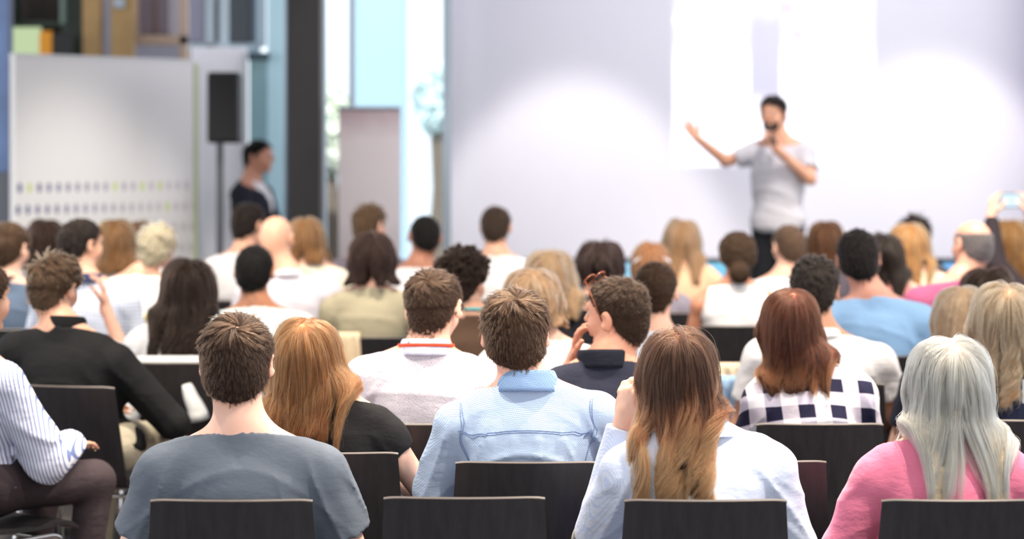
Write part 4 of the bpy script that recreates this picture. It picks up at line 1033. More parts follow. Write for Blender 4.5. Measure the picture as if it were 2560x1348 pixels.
person(2372, 838, 974, 'person with long straight platinum blonde hair in a fuzzy pink sweater', near=2, bx=2356, fem=1, sw=.172, b=1.02, skin=SK1, head=(3, 0, 2), tilt=.0,
       clabel='black plywood chair under the platinum blonde in the pink sweater', hair=lng(((255, 224, 178), (255, 240, 208)), .455, locks=24, vol=.028, wave=.006, wlen=.3, ragged=.03, part=.05, gx=.02, gy=-.115, flare=.05, rough=.28, clumpy=.6),
       top=dict(mat=cloth((226, 122, 152), wr=.5, sheen=.3), sleeve='long', fold=.005, neck=-.29, loose=.022, inf=.015, name='sweater'), el_l=(-.25, .0, .66), el_r=(.25, .0, .66))
person(-46, 655, 753, 'person at the left edge in a blue striped white shirt and dark trousers', near=1, yaw=-38, b=1.05, skin=SK2, bottom=cloth((60, 50, 54)), shoe=(190, 24, 34), bx=-58,
       clabel='black plywood chair with chrome legs under the man in the striped shirt', hair=short(BR), top=dict(mat=cloth((226, 228, 240), 'stripes', c2=(110, 126, 176), p=.75, wr=.4), sleeve='long', collar={}, fold=.005, loose=.026),
       el_r=(.235, .10, .66), wr_r=(.10, .32, .68))
P_GL = person(1085, 677, 770, 'person in a white dotted shirt with glasses and an orange red lanyard', bx=1066, up=.052, near=2, b=1.12, sw=.195, skin=(238, 192, 170), head=(-16, -6, -3), tilt=-.012, hsz=1.0,
       clabel='black plywood chair under the man with the orange red lanyard', lanyard=(232, 84, 58), lan_dz=.012, hair=short(((36, 23, 17), (120, 84, 58)), L=(.05, .02, .006), fade=-8, whorl=(.04, -.64, .7), swirl=1.3, lift=.4),
       top=dict(mat=cloth((222, 218, 225), 'dots', c2=(150, 138, 166), wr=.35), sleeve='long', neck=-.29, fold=.004, collar=dict(h=.038, flare=.014, mat=cloth((222, 224, 242), 'dots', c2=(168, 170, 200)))), glasses=1)
P_POLO = person(1542, 694, 770, 'person in a navy polo, cheek on hand, tortoiseshell sunglasses on the head', bx=1484, up=.036, near=2, b=1.05, sw=.178, shx=.03, skin=(210, 156, 130), head=(56, 2, -6), lan_r=.083, lan_h=.006, eyes=1, tilt=.012, lanyard=(214, 150, 160), lan_dz=.006,
       clabel='brown tinted black chair under the man in the navy polo', hair=short(((34, 23, 18), (110, 80, 58)), L=(.028, .014, .005), fade=-4, whorl=(.0, -.45, .82), swirl=.6, lift=.5, mess=.25, curl=.0015),
       top=dict(mat=cloth((38, 40, 56), wr=.4), sleeve='short', neck=-.29, fold=.005, name='polo_shirt', collar=dict(h=.042, flare=.006, dr=.004, mat=cloth((22, 25, 38)))),
       el_l=(-.20, .20, .78), wr_l=(-.062, .19, .962), hand_l=((.12, -.12, 1), (.9, -.25, 0), (.2, -1, 0), .45))
person(1975, 716, 770, 'person with shiny auburn shoulder length hair in a navy and white checked shirt', bx=2022, near=2, fem=1, sw=.152, b=.96, el_l=(-.205, .05, .70), el_r=(.205, .05, .70), skin=SK1, head=(0, -3, 4), tilt=.008,
       clabel='black plywood chair under the woman in the checked shirt', hair=lng(((56, 26, 17), (122, 62, 38)), .335, locks=30, lockw=.4, w=.085, vol=.014, wave=.003, part=.0, ragged=.014, flare=.0, gx=.02, gy=-.11, rough=.25, tip=(170, 98, 56), tip_at=.85),
       top=dict(mat=cloth((240, 238, 243), 'gingham', wr=.3), sleeve='short', fold=.005, neck=-.285, loose=.02, inf=.014))
person(2512, 706, 760, 'person with wavy dark blonde hair in a navy dress with a back zip', bx=2532, near=2, fem=1, skin=SK1, head=(0, 0, 0),
       clabel='black plywood chair under the woman in the zipped navy dress', hair=lng(((140, 98, 66), (236, 192, 148)), .385, vol=.03, wave=.014, wlen=.09, locks=24, lockw=.65, ragged=.03, gy=-.12, part=.1),
       top=dict(mat=cloth((26, 32, 56)), sleeve='short', fold=.003, name='dress_top', zip=1))
person(128, 640, 668, 'person in a black high collar sweatshirt with a faded brown haircut', bx=234, shx=-.095, up=.036, near=1, b=1.12, sw=.20, yaw=-14, skin=SK2, head=(-8, -4, 2), bottom=cloth((206, 196, 172)),
       clabel='black plywood chair turned aside under the man in the black sweatshirt', hair=short(((66, 50, 40), (156, 120, 86)), L=(.055, .03, .005), fade=-2, whorl=(-.3, -.5, .8), swirl=.8, lift=.5, mess=.25), tilt=-.02,
       top=dict(mat=cloth((26, 26, 28), wr=.4), sleeve='long', neck=-.29, fold=.005, name='sweatshirt', collar=dict(h=.05, fall=False, dr=-.002)), el_r=(.30, .05, .66), wr_r=(.2, .26, .62))
# --- rows three and four
person(2042, 646, 661, 'person with dark curly cropped hair in a white shirt seated before the auburn haired woman', bx=2052, near=1, b=1.2, sw=.215, skin=SK3, head=(-14, -4, 2), lean=.06, tilt=-.01,
       hair=short(((34, 28, 26), (96, 82, 74)), L=(.03, .022, .012), lift=.7, curl=.004, mess=.35), top=dict(mat=cloth((228, 227, 230)), sleeve='short', fold=.004, loose=.022, collar=dict(h=.02)),
       el_r=(.29, .10, .68), wr_r=(.23, .26, .56), clabel='black plywood chair under the dark haired man in the white short sleeved shirt')
person(1158, 614, 611, 'person with tall curly dark brown hair in a brown jacket and turquoise lanyard', bx=1182, near=1, skin=SK2, head=(-28, 0, 0), hairt=.03, lanyard=(80, 200, 208), lan_dz=.02,
       hair=short(((30, 22, 20), (110, 84, 66)), L=(.06, .025, .012), curl=.008, turns=1.6, lift=.85, mess=.4, fade=-10, spread=.004, clumpy=.8), top=dict(mat=cloth((92, 70, 56)), sleeve='long', name='jacket'),
       clabel='black plywood chair under the curly haired man in brown')
person(1332, 668, 676, 'person with pale blonde hair in a white top behind the denim shirt', bx=1352, near=1, fem=1, sw=.175, skin=SK1,
       hair=lng(BLO, .20, tip=(246, 214, 172), wave=.006, wlen=.12, vol=.035), top=dict(mat=cloth((228, 227, 230)), sleeve='short', fold=.003), clabel='black plywood chair under the pale blonde woman in white')
person(1374, 622, 555, 'person with golden blonde hair gathered over the right shoulder in black', bx=1400, near=1, fem=1, skin=SK1,
       hair=lng(((186, 146, 108), (244, 208, 164)), .29, wave=.012, wlen=.13, vol=.04, gx=.03), top=dict(mat=cloth((28, 28, 34)), sleeve='long', fold=.003), clabel='black plywood chair under the golden blonde woman in black')
person(1640, 655, 606, 'person with short brown hair in a pale blue shirt beside the polo', bx=1632, near=1, skin=SK1, head=(-12, 0, 0),
       hair=short(BR, L=(.04, .02, .008), fade=-14), top=dict(mat=cloth((226, 230, 240)), sleeve='short', fold=.003), clabel='black plywood chair under the man in pale blue beside the polo man')
person(2402, 709, 672, 'person with straight light blonde hair beside the wavy haired woman at the right edge', near=1, fem=1, skin=SK1,
       hair=lng(((200, 164, 128), (246, 216, 176)), .32, vol=.024), top=dict(mat=cloth((40, 44, 60)), sleeve='short'), clabel='black plywood chair under the straight light blonde woman')
person(470, 642, 604, 'person with long wavy dark brown hair in a loose white blouse', near=1, fem=1, bx=462, sw=.18, b=1.1, skin=SK2, head=(-6, 0, 6),
       hair=lng(((34, 24, 20), (82, 58, 46)), .45, wave=.016, wlen=.12, locks=16, lockw=.7, vol=.035, ragged=.05, gx=-.035, gy=-.1, vshape=.0), top=dict(mat=cloth((228, 227, 230)), sleeve='long', fold=.006, loose=.035, inf=.018, name='blouse'), clabel='black plywood chair with a white shirt tied round its back')
person(116, 668, 592, 'person with a brown ponytail in pale pink behind the black sweatshirt', bx=150, near=1, fem=1, sw=.195, b=1.15, skin=SK1, head=(10, -14, -4), lean=.05,
       hair=short(((84, 50, 36), (140, 90, 62)), L=(.07, .06, .05), gather=(0, -.9, -.5), lift=.12, mess=.05, extra=dict(kind='tail', c=(0, -.075, -.055), len=.2, w=.034)), top=dict(mat=cloth((240, 226, 224)), sleeve='short', fold=.003),
       el_r=(.24, .18, .80), wr_r=(.155, .20, 1.0), hand_r=((-.1, 0, 1), (-1, 0, 0), (0, -1, 0), .6), clabel='black plywood chair under the woman in the pale pink shirt')
person(636, 612, 540, 'person with cropped black hair and brown neck in a pale mint t-shirt', bx=644, near=1, b=1.12, sw=.205, skin=(170, 118, 88), head=(-4, 0, 2),
       hair=short(BLK, L=(.03, .025, .012), lift=.3), top=dict(mat=cloth((214, 228, 228)), sleeve='short', name='t_shirt', fold=.003), clabel='black plywood chair under the man in the mint t-shirt')
person(25, 558, 511, 'person at the left edge with brown hair combed across in a grey blue jumper', bx=18, near=1, b=1.1, sw=.2, skin=SK1, head=(-22, 0, 0),
       hair=short(((34, 24, 20), (150, 108, 70)), L=(.06, .03, .01), sweep=(-.8, .3, .1), lift=.3), top=dict(mat=cloth((84, 100, 122)), sleeve='long', name='jumper', collar=dict(h=.03, fall=False, mat=cloth((24, 30, 48)))), clabel='black plywood chair at the left edge under the man in the grey blue jumper')
person(203, 546, 536, 'person with dark hair looking right in a white checked shirt with navy collar', bx=228, near=0, b=1.08, skin=SK2, head=(-42, 0, 0), eyes=1, shx=-.02,
       hair=short(DK, L=(.035, .025, .01)), top=dict(mat=cloth((232, 236, 244), 'checks', c2=(160, 174, 206)), sleeve='elbow', collar=dict(h=.03, mat=cloth((44, 56, 92)))), clabel='black plywood chair under the man in the white checked shirt')
person(394, 560, 484, 'person with short curly white blonde hair in a bright white blouse', bx=350, near=0, fem=1, b=1.15, sw=.19, skin=SK2, head=(-16, 0, 3),
       hair=short(((214, 198, 160), (250, 242, 216)), L=(.045, .04, .02), curl=.006, lift=.7, mess=.3), top=dict(mat=cloth((228, 227, 230)), sleeve='long', loose=.03, collar={}), clabel='black plywood chair under the woman with curly white blonde hair')
person(115, 546, 430, 'person with straight dark brown hair and pale top behind the left edge man', near=0, fem=1, skin=SK1, hair=lng(CHE, .33, vol=.03), top=dict(mat=cloth((214, 212, 216)), sleeve='short'), clabel='black plywood chair under the woman with straight dark brown hair at left')
person(290, 544, 457, 'person with long light brown hair and cream top between two men at left', near=0, fem=1, skin=SK1, bx=300, hair=lng(((112, 76, 46), (186, 138, 88)), .33, vol=.03, vshape=.2), top=dict(mat=cloth((232, 226, 222)), sleeve='long'), clabel='black plywood chair under the woman with long light brown hair')
person(348, 550, 428, 'person with chin length warm brown hair behind the curly white blonde woman', near=0, fem=1, skin=SK2, hair=lng(((88, 56, 34), (166, 116, 72)), .22, vol=.025), top=dict(mat=cloth((220, 214, 212)), sleeve='short'), clabel='black plywood chair behind the curly white blonde woman')
person(690, 542, 494, 'person with a bald head in a light grey shirt', bx=722, near=0, b=1.18, sw=.20, skin=(216, 172, 146), head=(-14, 0, 0), hairt=-.012, lean=.03,
       hair=None, top=dict(mat=cloth((206, 202, 212)), sleeve='long', collar=dict(h=.02), fold=.004), clabel='black plywood chair under the bald man in the light grey shirt')
person(622, 508, 430, 'person with dark hair in a white shirt seated before the man in the dark jacket', bx=612, near=0, b=1.05, skin=SK2, head=(-34, 0, 0), hair=short(DK), top=dict(mat=cloth((228, 227, 230)), sleeve='long', collar={}), clabel='black plywood chair under the dark haired man in white near the loudspeaker')
person(765, 541, 459, 'person with honey coloured bobbed hair in a cream blouse', bx=782, near=0, fem=1, b=1.1, skin=SK1, head=(-8, 0, 0), hair=lng(((142, 96, 56), (206, 156, 104)), .25, vol=.024), top=dict(mat=cloth((246, 238, 214)), sleeve='long', loose=.025), clabel='black plywood chair under the woman in the cream blouse')
person(930, 580, 533, 'person with straight dark chestnut hair in a khaki beige cardigan', near=1, fem=1, b=1.1, sw=.185, skin=SK1, hair=lng(((42, 26, 22), (76, 50, 42)), .235, vol=.032, rough=.45), top=dict(mat=cloth((168, 160, 136)), sleeve='long', name='cardigan', fold=.003, loose=.022), clabel='black plywood chair under the woman in the khaki cardigan')
person(925, 511, 430, 'person with tousled light brown hair looking right behind the chestnut haired woman', near=0, skin=SK1, head=(-38, 0, 0), hair=short(LB, L=(.05, .03, .015), lift=.5, mess=.3), top=dict(mat=cloth((110, 104, 116)), sleeve='long'), clabel='black plywood chair under the tousled light brown haired man')
person(1062, 536, 459, 'person with very short dark hair in a white t-shirt in front of the window', bx=1044, near=0, b=1.05, skin=(176, 124, 100), head=(12, 0, 4), hair=short(BLK, L=(.014, .010, .006), lift=.3), top=dict(mat=cloth((228, 227, 230)), sleeve='short', name='t_shirt'), clabel='black plywood chair under the short haired man before the window')
person(1240, 515, 429, 'person with brown hair in a white shirt sitting alone in front of the projection wall', near=0, b=1.12, sw=.2, skin=SK2, head=(-8, 0, 0), hair=short(((50, 38, 32), (104, 80, 62)), L=(.04, .025, .01)), top=dict(mat=cloth((228, 227, 230)), sleeve='long'), clabel='black plywood chair under the lone man in white before the wall')
person(1500, 602, 512, 'person with a dark brown bob spreading wide in a black jacket', bx=1490, near=1, fem=1, b=1.15, sw=.19, skin=SK2, hair=lng(((36, 24, 24), (84, 58, 52)), .19, vol=.045, flare=.25, ragged=.02), top=dict(mat=cloth((30, 30, 38)), sleeve='long', name='jacket'), clabel='black plywood chair under the woman with the dark bob')
P_BD = person(1628, 602, 465, 'person with golden hair and a beaded headband', near=0, fem=1, skin=SK1, hair=lng(GOL, .24, vol=.026), top=dict(mat=cloth((120, 116, 130)), sleeve='short'), clabel='black plywood chair under the woman with the headband', beads=1)
person(1704, 546, 429, 'person with long sandy blonde hair in a sleeveless beige dress', bx=1712, near=0, fem=1, skin=(236, 190, 160), b=1.05, hair=lng(((150, 112, 78), (222, 176, 128)), .37, vol=.03, vshape=.2), top=dict(mat=cloth((214, 178, 148)), sleeve='none', name='dress_top'), clabel='black plywood chair under the sandy blonde woman in beige')
person(1843, 579, 501, 'person with brown hair tied in a low bun in a sleeveless white top', bx=1838, near=1, fem=1, sw=.175, skin=(190, 134, 108), hair=short(((52, 38, 30), (130, 96, 68)), L=(.08, .07, .05), gather=(0, -.95, -.35), lift=.1, mess=.04, extra=dict(kind='bun', c=(0, -.125, -.09), r=.05)),
       top=dict(mat=cloth((228, 227, 230)), sleeve='none', name='sleeveless_top', inf=.014), el_l=(-.235, .02, .66), wr_l=(-.22, -.02, .50), clabel='black plywood chair under the woman with the low bun')
person(1972, 561, 459, 'person with short light brown hair in a white shirt below the presenter', bx=1958, near=0, b=1.1, sw=.2, skin=SK1, head=(16, 0, 0), hair=short(((84, 64, 50), (146, 114, 90)), L=(.03, .02, .01)), top=dict(mat=cloth((228, 227, 230)), sleeve='short'), clabel='black plywood chair under the light brown haired man below the presenter')
person(2064, 549, 428, 'person with smooth reddish brown hair right of the presenter legs', near=0, fem=1, skin=SK1, hair=lng(((66, 38, 24), (142, 92, 56)), .30, vol=.028), top=dict(mat=cloth((90, 84, 96)), sleeve='short'), clabel='black plywood chair under the smooth reddish brown haired woman')
person(2145, 574, 585, 'person with black hair and a swirl at the crown in a sky blue t-shirt', bx=2180, near=1, b=1.1, sw=.2, skin=(214, 158, 138), head=(-4, -2, -2), hair=short(((16, 14, 16), (70, 58, 52)), L=(.045, .035, .012), whorl=(.0, -.68, .66), swirl=1.5), top=dict(mat=cloth((140, 178, 218)), sleeve='short', name='t_shirt', loose=.03), el_r=(.26, .02, .68), wr_r=(.24, .18, .54), clabel='black plywood chair under the man in the sky blue t-shirt')
person(2206, 581, 493, 'person with long very dark brown hair in a salmon pink top', bx=2232, near=0, fem=1, b=1.1, skin=SK1, hair=lng(DK, .31, vol=.03, gx=-.02), top=dict(mat=cloth((232, 158, 150)), sleeve='long', loose=.028), clabel='black plywood chair under the woman in salmon pink')
person(2272, 556, 458, 'person with long bright golden hair and pale cream top', near=0, fem=1, skin=SK1, bx=2290, hair=lng(((186, 126, 72), (246, 190, 122)), .36, vol=.036), top=dict(mat=cloth((234, 222, 196)), sleeve='short'), clabel='black plywood chair under the woman with bright golden hair')
person(2287, 541, 428, 'person with tousled dark hair behind the bright golden haired woman', near=0, skin=SK2, hair=short(DK, L=(.05, .03, .015), lift=.55, mess=.3), top=dict(mat=cloth((70, 72, 80)), sleeve='short'), clabel='black plywood chair behind the golden haired woman')
person(2446, 551, 532, 'person balding on top with grey sides in a plum shirt', bx=2404, near=1, b=1.12, sw=.195, yaw=10, skin=(212, 162, 140), head=(16, -2, 4), hairt=-.006, lean=.07, hair=dict(style='fringe', c=((120, 112, 114), (168, 160, 162)), L=(.016, .014, .008), lift=.2), top=dict(mat=cloth((164, 84, 120)), sleeve='elbow', loose=.03, collar={}), el_l=(-.31, .06, .70), wr_l=(-.2, .26, .66), clabel='black plywood chair under the balding man in plum')
person(2524, 546, 438, 'person at the right edge with long caramel blonde hair and tan top', bx=2530, near=0, fem=1, skin=SK1, hair=lng(((128, 86, 44), (206, 152, 88)), .42, vol=.034), top=dict(mat=cloth((120, 96, 84)), sleeve='short'), clabel='black plywood chair under the caramel blonde woman at the right edge')
person(2468, 667, 582, 'person with dark brown hair showing only the crown behind two blonde women', near=0, fem=1, skin=SK1, hair=lng(((36, 26, 22), (84, 60, 48)), .2, vol=.04), top=dict(mat=cloth((60, 56, 64)), sleeve='short'), clabel='black plywood chair behind the two blonde women at right')
# the arm holding up a phone, its owner mostly beyond the right edge
P_PH = person(2640, 560, 470, 'person beyond the right edge in a dark sleeve holding up a phone with both hands', near=0, b=1.05, skin=SK1, hair=short(DK), top=dict(mat=cloth((44, 38, 44)), sleeve='long'), hdy=0,
       el_l=(-.28, .16, 1.06), wr_l=(-.272, .345, 1.31), hand_l=((.12, .06, 1), (1, .5, 0), (0, -.2, 1), .6), el_r=(.05, .22, 1.05), wr_r=(-.062, .345, 1.31), hand_r=((-.12, .06, 1), (-1, .5, 0), (0, -.2, 1), .6), clabel='black plywood chair beyond the right edge under the person with the phone')
ph = bpy.data.objects.new('smartphone', None); COL.objects.link(ph); sP = F / (F / 470 + .33); ph.location = (wx(2527, sP), F / sP, wz(501, sP)); tag(ph, 'raised smartphone with a bright screen at the right edge', 'phone')
MB().box((0, 0, 0), (.118, .009, .082), 0, .004).build('phone_case', plain('phone_case', (30, 32, 38), .4), ph)
MB().box((0, -.0055, 0), (.104, .002, .07)).build('screen', glow('phone_screen', (206, 232, 248), 1.1), ph)

# --- empty chairs seen between people
for px, s, yaw, lb in ((1161, 1010, 0, 'empty black plywood chair in the foreground row in front of the denim shirt man'),
                       (1884, 905, 0, 'empty black plywood chair between the golden tipped hair woman and the checked shirt')):
    chair_px(px, s, yaw, lb)
# ------------------------------------------------------------------ presenter and standing man
PR = build_person(dict(x=wx(1943, 370), y=15.1, z0=.245, T=wz(240, 370) - .245, s=370, stand=1, near=1, yaw=158, seed=5, b=1.02, skin=(222, 170, 140), eyes=1, hd=(.03, .01), head=(-4, -4, 0), group=None,
    label='person on stage in a light grey t-shirt with a microphone, one arm held out', bottom=cloth((24, 26, 32)), shoe=(60, 60, 64),
    hair=short(((30, 24, 24), (70, 56, 50)), L=(.045, .02, .008), lift=.5), top=dict(mat=cloth((204, 202, 210)), sleeve='short', name='t_shirt', hem=.88, fold=.004, loose=.022, inf=.018),
    el_r=(.36, .02, 1.36), wr_r=(.52, .14, 1.51), hand_r=((.35, .1, .5), (0, 1, .6), (0, 0, 1), .15),
    el_l=(-.24, .06, 1.24), wr_l=(-.05, .22, 1.44), hand_l=((.15, .1, .5), (1, -.3, .2), (0, -.5, 1), .95)))
bd = PR['hp']; m = Vol((axis(-.25, .25, [], .006, .006), axis(-.2, .35, [], .006, .006), axis(PR['T'] - .32, PR['T'], [], .006, .006)))
for a, r in (((0, .078, -.10), (.034, .028, .028)), ((-.034, .052, -.078), (.022, .036, .03)), ((.034, .052, -.078), (.022, .036, .03))): m.op(('e', bd(a), r, PR['R']), .02)
link('beard', m.mesh('beard'), plain('beard_hair', (46, 36, 32), .9, var=.3, vs=90), PR['o'])
w = PR['A'][-1][2]; hdp = np.array(w) + np.array([.02, .03, .08]); mth = np.array(bd((0, .135, -.085)))
Mx = PR['o'].matrix_basis.copy() if False else (Matrix.Translation(PR['o'].location) @ PR['o'].rotation_euler.to_matrix().to_4x4())
mic = bpy.data.objects.new('microphone', None); COL.objects.link(mic); mic.location = Mx @ Vector(hdp); tag(mic, 'black handheld microphone in the hand of the presenter', 'microphone')
mic.rotation_euler = (Mx.to_3x3() @ Vector(mth - hdp)).to_track_quat('Z', 'Y').to_euler(); L_ = float(np.linalg.norm(mth - hdp))
MB().lathe([(.010, -.10), (.013, -.09), (.016, L_ - .05), (.02, L_ - .035)], 14).build('handle', blk, mic, True)
MB().lathe([(.02, L_ - .035), (.026, L_ - .015), (.024, L_ + .005), (.012, L_ + .018), (.002, L_ + .021)], 14).build('grille', plain('mic_grille', (44, 44, 48), .5, .5), mic, True)
SM = build_person(dict(x=wx(640, 352), y=F / 352, T=wz(350, 352), s=352, stand=1, near=1, yaw=-108, seed=9, b=1.0, skin=(206, 152, 126), eyes=1, hd=(.0, .02), head=(0, 2, 0),
    label='person standing in a dark jacket over a white shirt beside the loudspeaker', bottom=cloth((30, 32, 40)),
    hair=short(BLK, L=(.04, .02, .008)), top=dict(mat=cloth((34, 36, 46)), sleeve='long', name='jacket', hem=.82, fold=.004, inf=.02, vneck=1, loose=.022),
    el_l=(-.22, .06, 1.10), wr_l=(-.02, .26, 1.12), hand_l=((.6, .4, .3), (0, 0, -1), (0, 1, 0), .6), el_r=(.23, .05, 1.10), wr_r=(.06, .27, 1.08), hand_r=((-.6, .4, .2), (0, 0, 1), (0, 1, 0), .6)))
m = Vol((axis(-.2, .2, [], .008, .008), axis(-.1, .25, [], .008, .008), axis(SM['T'] - .66, SM['T'] - .26, [], .008, .008)))
m.op(('c', (0, SM['ys'] + .005, SM['T'] - .285), (0, SM['ys'] + .01, SM['T'] - .42), .079, .10)).op(('e', (0, SM['ys'] + .02, SM['T'] - .48), (.145, .142, .17)), .03).cut((0, 0, SM['T'] - .285), (0, .45, 1))
for e in (-1, 1): m.op(('c', (0, SM['ys'], SM['T'] - .30), (e * .12, SM['ys'], SM['T'] - .355), .05, .052), .02)
m.cut((0, 0, SM['T'] - .275), (0, .45, 1))
link('shirt', m.mesh('shirt'), fabric(c=(236, 234, 236)), SM['o'])

# ------------------------------------------------------------------ details on the near people
def onsurf(vol, pts, lift=.001):
    """pull points onto the cloth surface"""
    f = vol.sampler(); p = np.array(pts, float)
    for _ in range(4): p = p - grad(f, p, .006) * (f(p) - lift)[:, None]
    return p
# denim shirt seams: yoke, shoulder seams
S = P_DEN['shirt']; C = P_DEN['Csh']; T = P_DEN['T']; seam = plain('seam_thread', (122, 144, 186), .9)
xs = np.linspace(-.2, .2, 60)
for dz in (0, -.006):
    pts = onsurf(C, [(x, -.16, T - .385 + dz - .35 * x * x) for x in xs]); MB().tube([tuple(p) for p in pts], .0011, 6).build('yoke_seam', seam, S, True)
for e in (-1, 1):
    for dx in (0, .006):
        q = np.linspace(0, 1, 40); pts = onsurf(C, [(e * (.182 + dx + .004 * t), -.06 - .08 * t, T - .33 - t * .20) for t in q])
        MB().tube([tuple(p) for p in pts], .0011, 6).build('armhole_seam', seam, S, True)
# zip on the navy dress
zp_ = [o for o in bpy.data.objects if o.name.startswith('dress_top')][0]
m = MB().box((0, -.152, .83), (.006, .004, .22)); m.build('zip', plain('zip_metal', (200, 204, 210), .3, .8), zp_)
# glasses of the man with the orange red lanyard
def glasses(P, mat_t, up=0.0, dark=None, name='glasses', label=None):
    hp = P['hp']; root = bpy.data.objects.new(name, None); COL.objects.link(root); root.parent = P['o']
    if label: root['label'] = label
    z0 = .004 + up
    if up: # pushed up on the hair
        pf = lambda x, y, z: (x, y, z)
        fr = [(-.066, .052, .085), (-.03, .085, .098), (0, .088, .104), (.03, .085, .098), (.066, .052, .085)]
        m = MB(); m.tube([hp((-.03 + .027 * math.cos(a), .083 - .012 * math.sin(a), .098 + .017 * math.sin(a) + .012)) for a in np.linspace(0, 6.283, 17)], .0032, 6, False)
        m.tube([hp((.03 + .027 * math.cos(a), .083 - .012 * math.sin(a), .098 + .017 * math.sin(a) + .012)) for a in np.linspace(0, 6.283, 17)], .0032, 6, False); m.tube([hp((-.006, .086, .114)), hp((.006, .086, .114))], .003, 6); m.build('frame', mat_t, root, True)
        for e in (-1, 1):
            m = MB().tube([hp(p) for p in ((e * .058, .080, .108), (e * .080, .055, .088), (e * .090, .03, .05), (e * .091, .012, .012), (e * .086, -.002, -.022))], .0028, 6); m.build('temple', mat_t, root, True)
            V_ = [hp((e * .03 + .025 * math.cos(a), .083 - .012 * math.sin(a), .098 + .015 * math.sin(a) + .012)) for a in np.linspace(0, 6.283, 13)[:-1]]
            me = MB().add(V_, [tuple(range(12))]); me.build('lens', plain('dark_lens', (40, 28, 24), .1), root)
    else:
        for e in (-1, 1):
            m = MB().tube([hp(p) for p in ((e * .068, .098, .012), (e * .081, .075, .012), (e * .086, .03, .010), (e * .087, .0, .008), (e * .086, -.022, -.012), (e * .083, -.03, -.028))], .0022, 6); m.build('temple', mat_t, root, True)
            m = MB().tube([hp((e * .036 + .029 * math.cos(a), .112 - .3 * (abs(.036 * e + .029 * math.cos(a)) ** 2) * 3, .003 + .020 * math.sin(a))) for a in np.linspace(0, 6.283, 21)], .002, 6, False); m.build('rim', mat_t, root, True)
    return root
for o_ in list(bpy.data.objects):
    pass
glasses(P_GL, plain('black_acetate', (24, 24, 28), .3))
glasses(P_POLO, plain('tortoiseshell', (112, 52, 24), .25, var=.6, vs=40), .1, name='sunglasses', label='tortoiseshell sunglasses pushed up on the hair')
# beaded headband
hp = P_BD['hp']; bdm = plain('pearl_bead', (220, 224, 236), .2)
m = MB()
for i in range(11):
    a = math.pi * (.12 + .76 * i / 10); c = hp((.096 * math.cos(a) * 1.08, -.06 - .03 * math.sin(a), -.01 + .0 + .05 * math.sin(a))); m.lathe([(.001, -.008), (.007, -.004), (.007, .004), (.001, .008)], 8, c)
m.build('headband', bdm, P_BD['o'], True)

# white shirt tied round the back of a chair, jacket over another, things on the floor
def cloth_over(x, y, z, w, drop, c, name, label, th=.012, wob=.01, yaw=0):
    def fn(u, v):
        a = (v - .5) * 2; xx = (u - .5) * w * (1 + .05 * math.sin(v * 9)); ww = wob * math.sin(u * 23 + v * 5) * (abs(a) ** .5)
        if abs(a) < .12: yy, zz = .022 * a / .12, .012 * math.cos(a / .12 * math.pi / 2)
        else: yy = math.copysign(.022 + .01 * abs(a), a); zz = -(abs(a) - .12) / .88 * drop * (1 + .08 * math.sin(u * 11))
        return (xx, yy + ww, zz)
    o = MB().grid(fn, 30, 26, th).build(name, fabric(c), None, True); o.location = (x, y, z); o.rotation_euler = (0, 0, math.radians(yaw)); tag(o, label, 'clothing'); return o
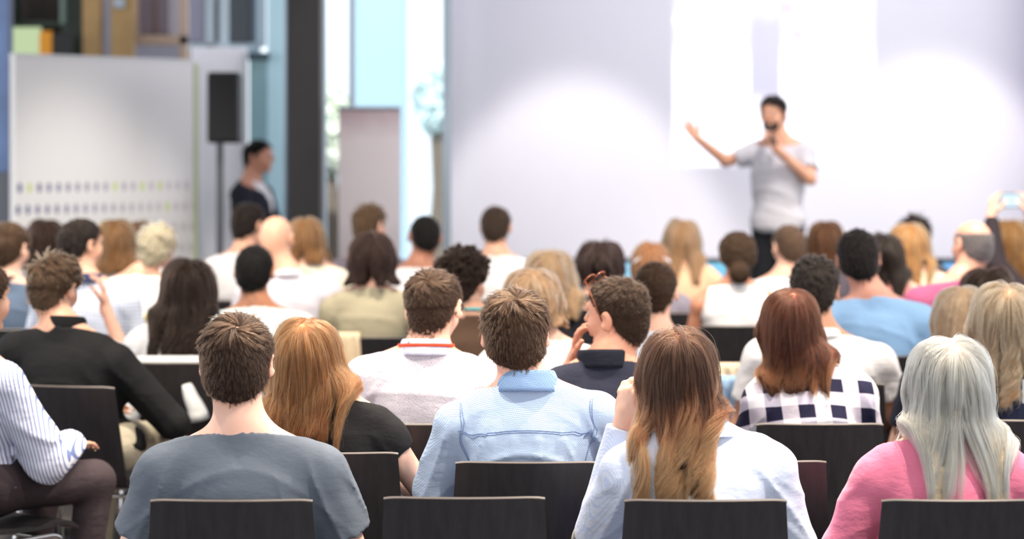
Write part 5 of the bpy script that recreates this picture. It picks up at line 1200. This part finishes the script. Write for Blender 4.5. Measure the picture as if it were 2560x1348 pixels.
# 1: the shirt with tied sleeves
xc, yc = wx(462, 600), F / 600 - .262
root = cloth_over(wx(438, 612), yc, .835, .46, .165, (230, 232, 232), 'draped_shirt', 'white shirt draped over a chair back with its sleeves hanging')
for px, dx in ((368, -.05), (480, .05)):
    X0 = wx(px, 612) - root.location.x; pts = [(X0, -.05, -.10), (X0 + dx * .3, -.06, -.15), (X0 + dx * .8, -.06, -.20), (X0 + dx, -.055, -.24)]
    MB().tube(arc(pts, .04), [.026 + .016 * i / len(arc(pts, .04)) for i in range(len(arc(pts, .04)))], 12).build('sleeve', fabric((238, 240, 240)), root, True)
cloth_over(-.657 - .12, 10.507 - .262, .835, .17, .24, (222, 200, 168), 'beige_jacket', 'beige ribbed jacket hung over a chair back behind the copper haired woman', yaw=0)
cloth_over(wx(1806, 640), F / 640 - .02, .84, .17, .10, (240, 220, 188), 'beige_scarf', 'cream cloth folded on top of a chair between two seated people')
cloth_over(wx(1815, 645), F / 645 - .06, .80, .12, .26, (150, 180, 212), 'denim_knee', 'light denim garment hanging from a chair left of the checked shirt')  # draped sheet stands in for the knee of someone sitting sideways
yb_ = cloth_over(wx(362, 495), F / 484 - .262, .835, .07, .12, (232, 214, 60), 'yellow_cloth', 'small yellow and green cloth hanging beside the dark wavy hair')
sB_ = 640
b_ = MB().lathe([(.03, 0), (.034, .01), (.034, .13), (.03, .15), (.014, .185), (.014, .20)], 18).build('water_bottle', None, None, True)
b_.data.materials.append(glass); b_.location = (wx(262, sB_), F / sB_ + .12, 0); tag(b_, 'clear plastic water bottle with a blue cap on the floor', 'bottle')
MB().lathe([(.016, .195), (.016, .222), (.012, .224)], 16).build('cap', plain('blue_cap', (30, 120, 190), .4), b_, True)
# bag with corded handles between the foreground chairs
bx_, by_ = wx(1484, 940), F / 940
r = bpy.data.objects.new('tote_bag', None); COL.objects.link(r); r.location = (bx_, by_, 0); tag(r, 'bag with pale corded handles standing between foreground chairs', 'bag')
MB().grid(lambda u, v: ((.034 + .008 * v) * math.cos(u * 2 * math.pi), (.05 + .015 * v) * math.sin(u * 2 * math.pi), .005 + v * .60), 24, 6, .004).build('bag_body', fabric((60, 90, 170)), r, True)
for k, dx in enumerate((-.028, -.008, .012)):
    pts = [(dx - .03, -.05 + k * .03, .58), (dx - .028, -.04 + k * .03, .665), (dx - .005, -.03 + k * .03, .70), (dx + .022, -.03 + k * .03, .67), (dx + .026, -.03 + k * .03, .58)]
    MB().tube(arc(pts, .03), .0045, 8).build('handle', fabric((206, 200, 180)), r, True)
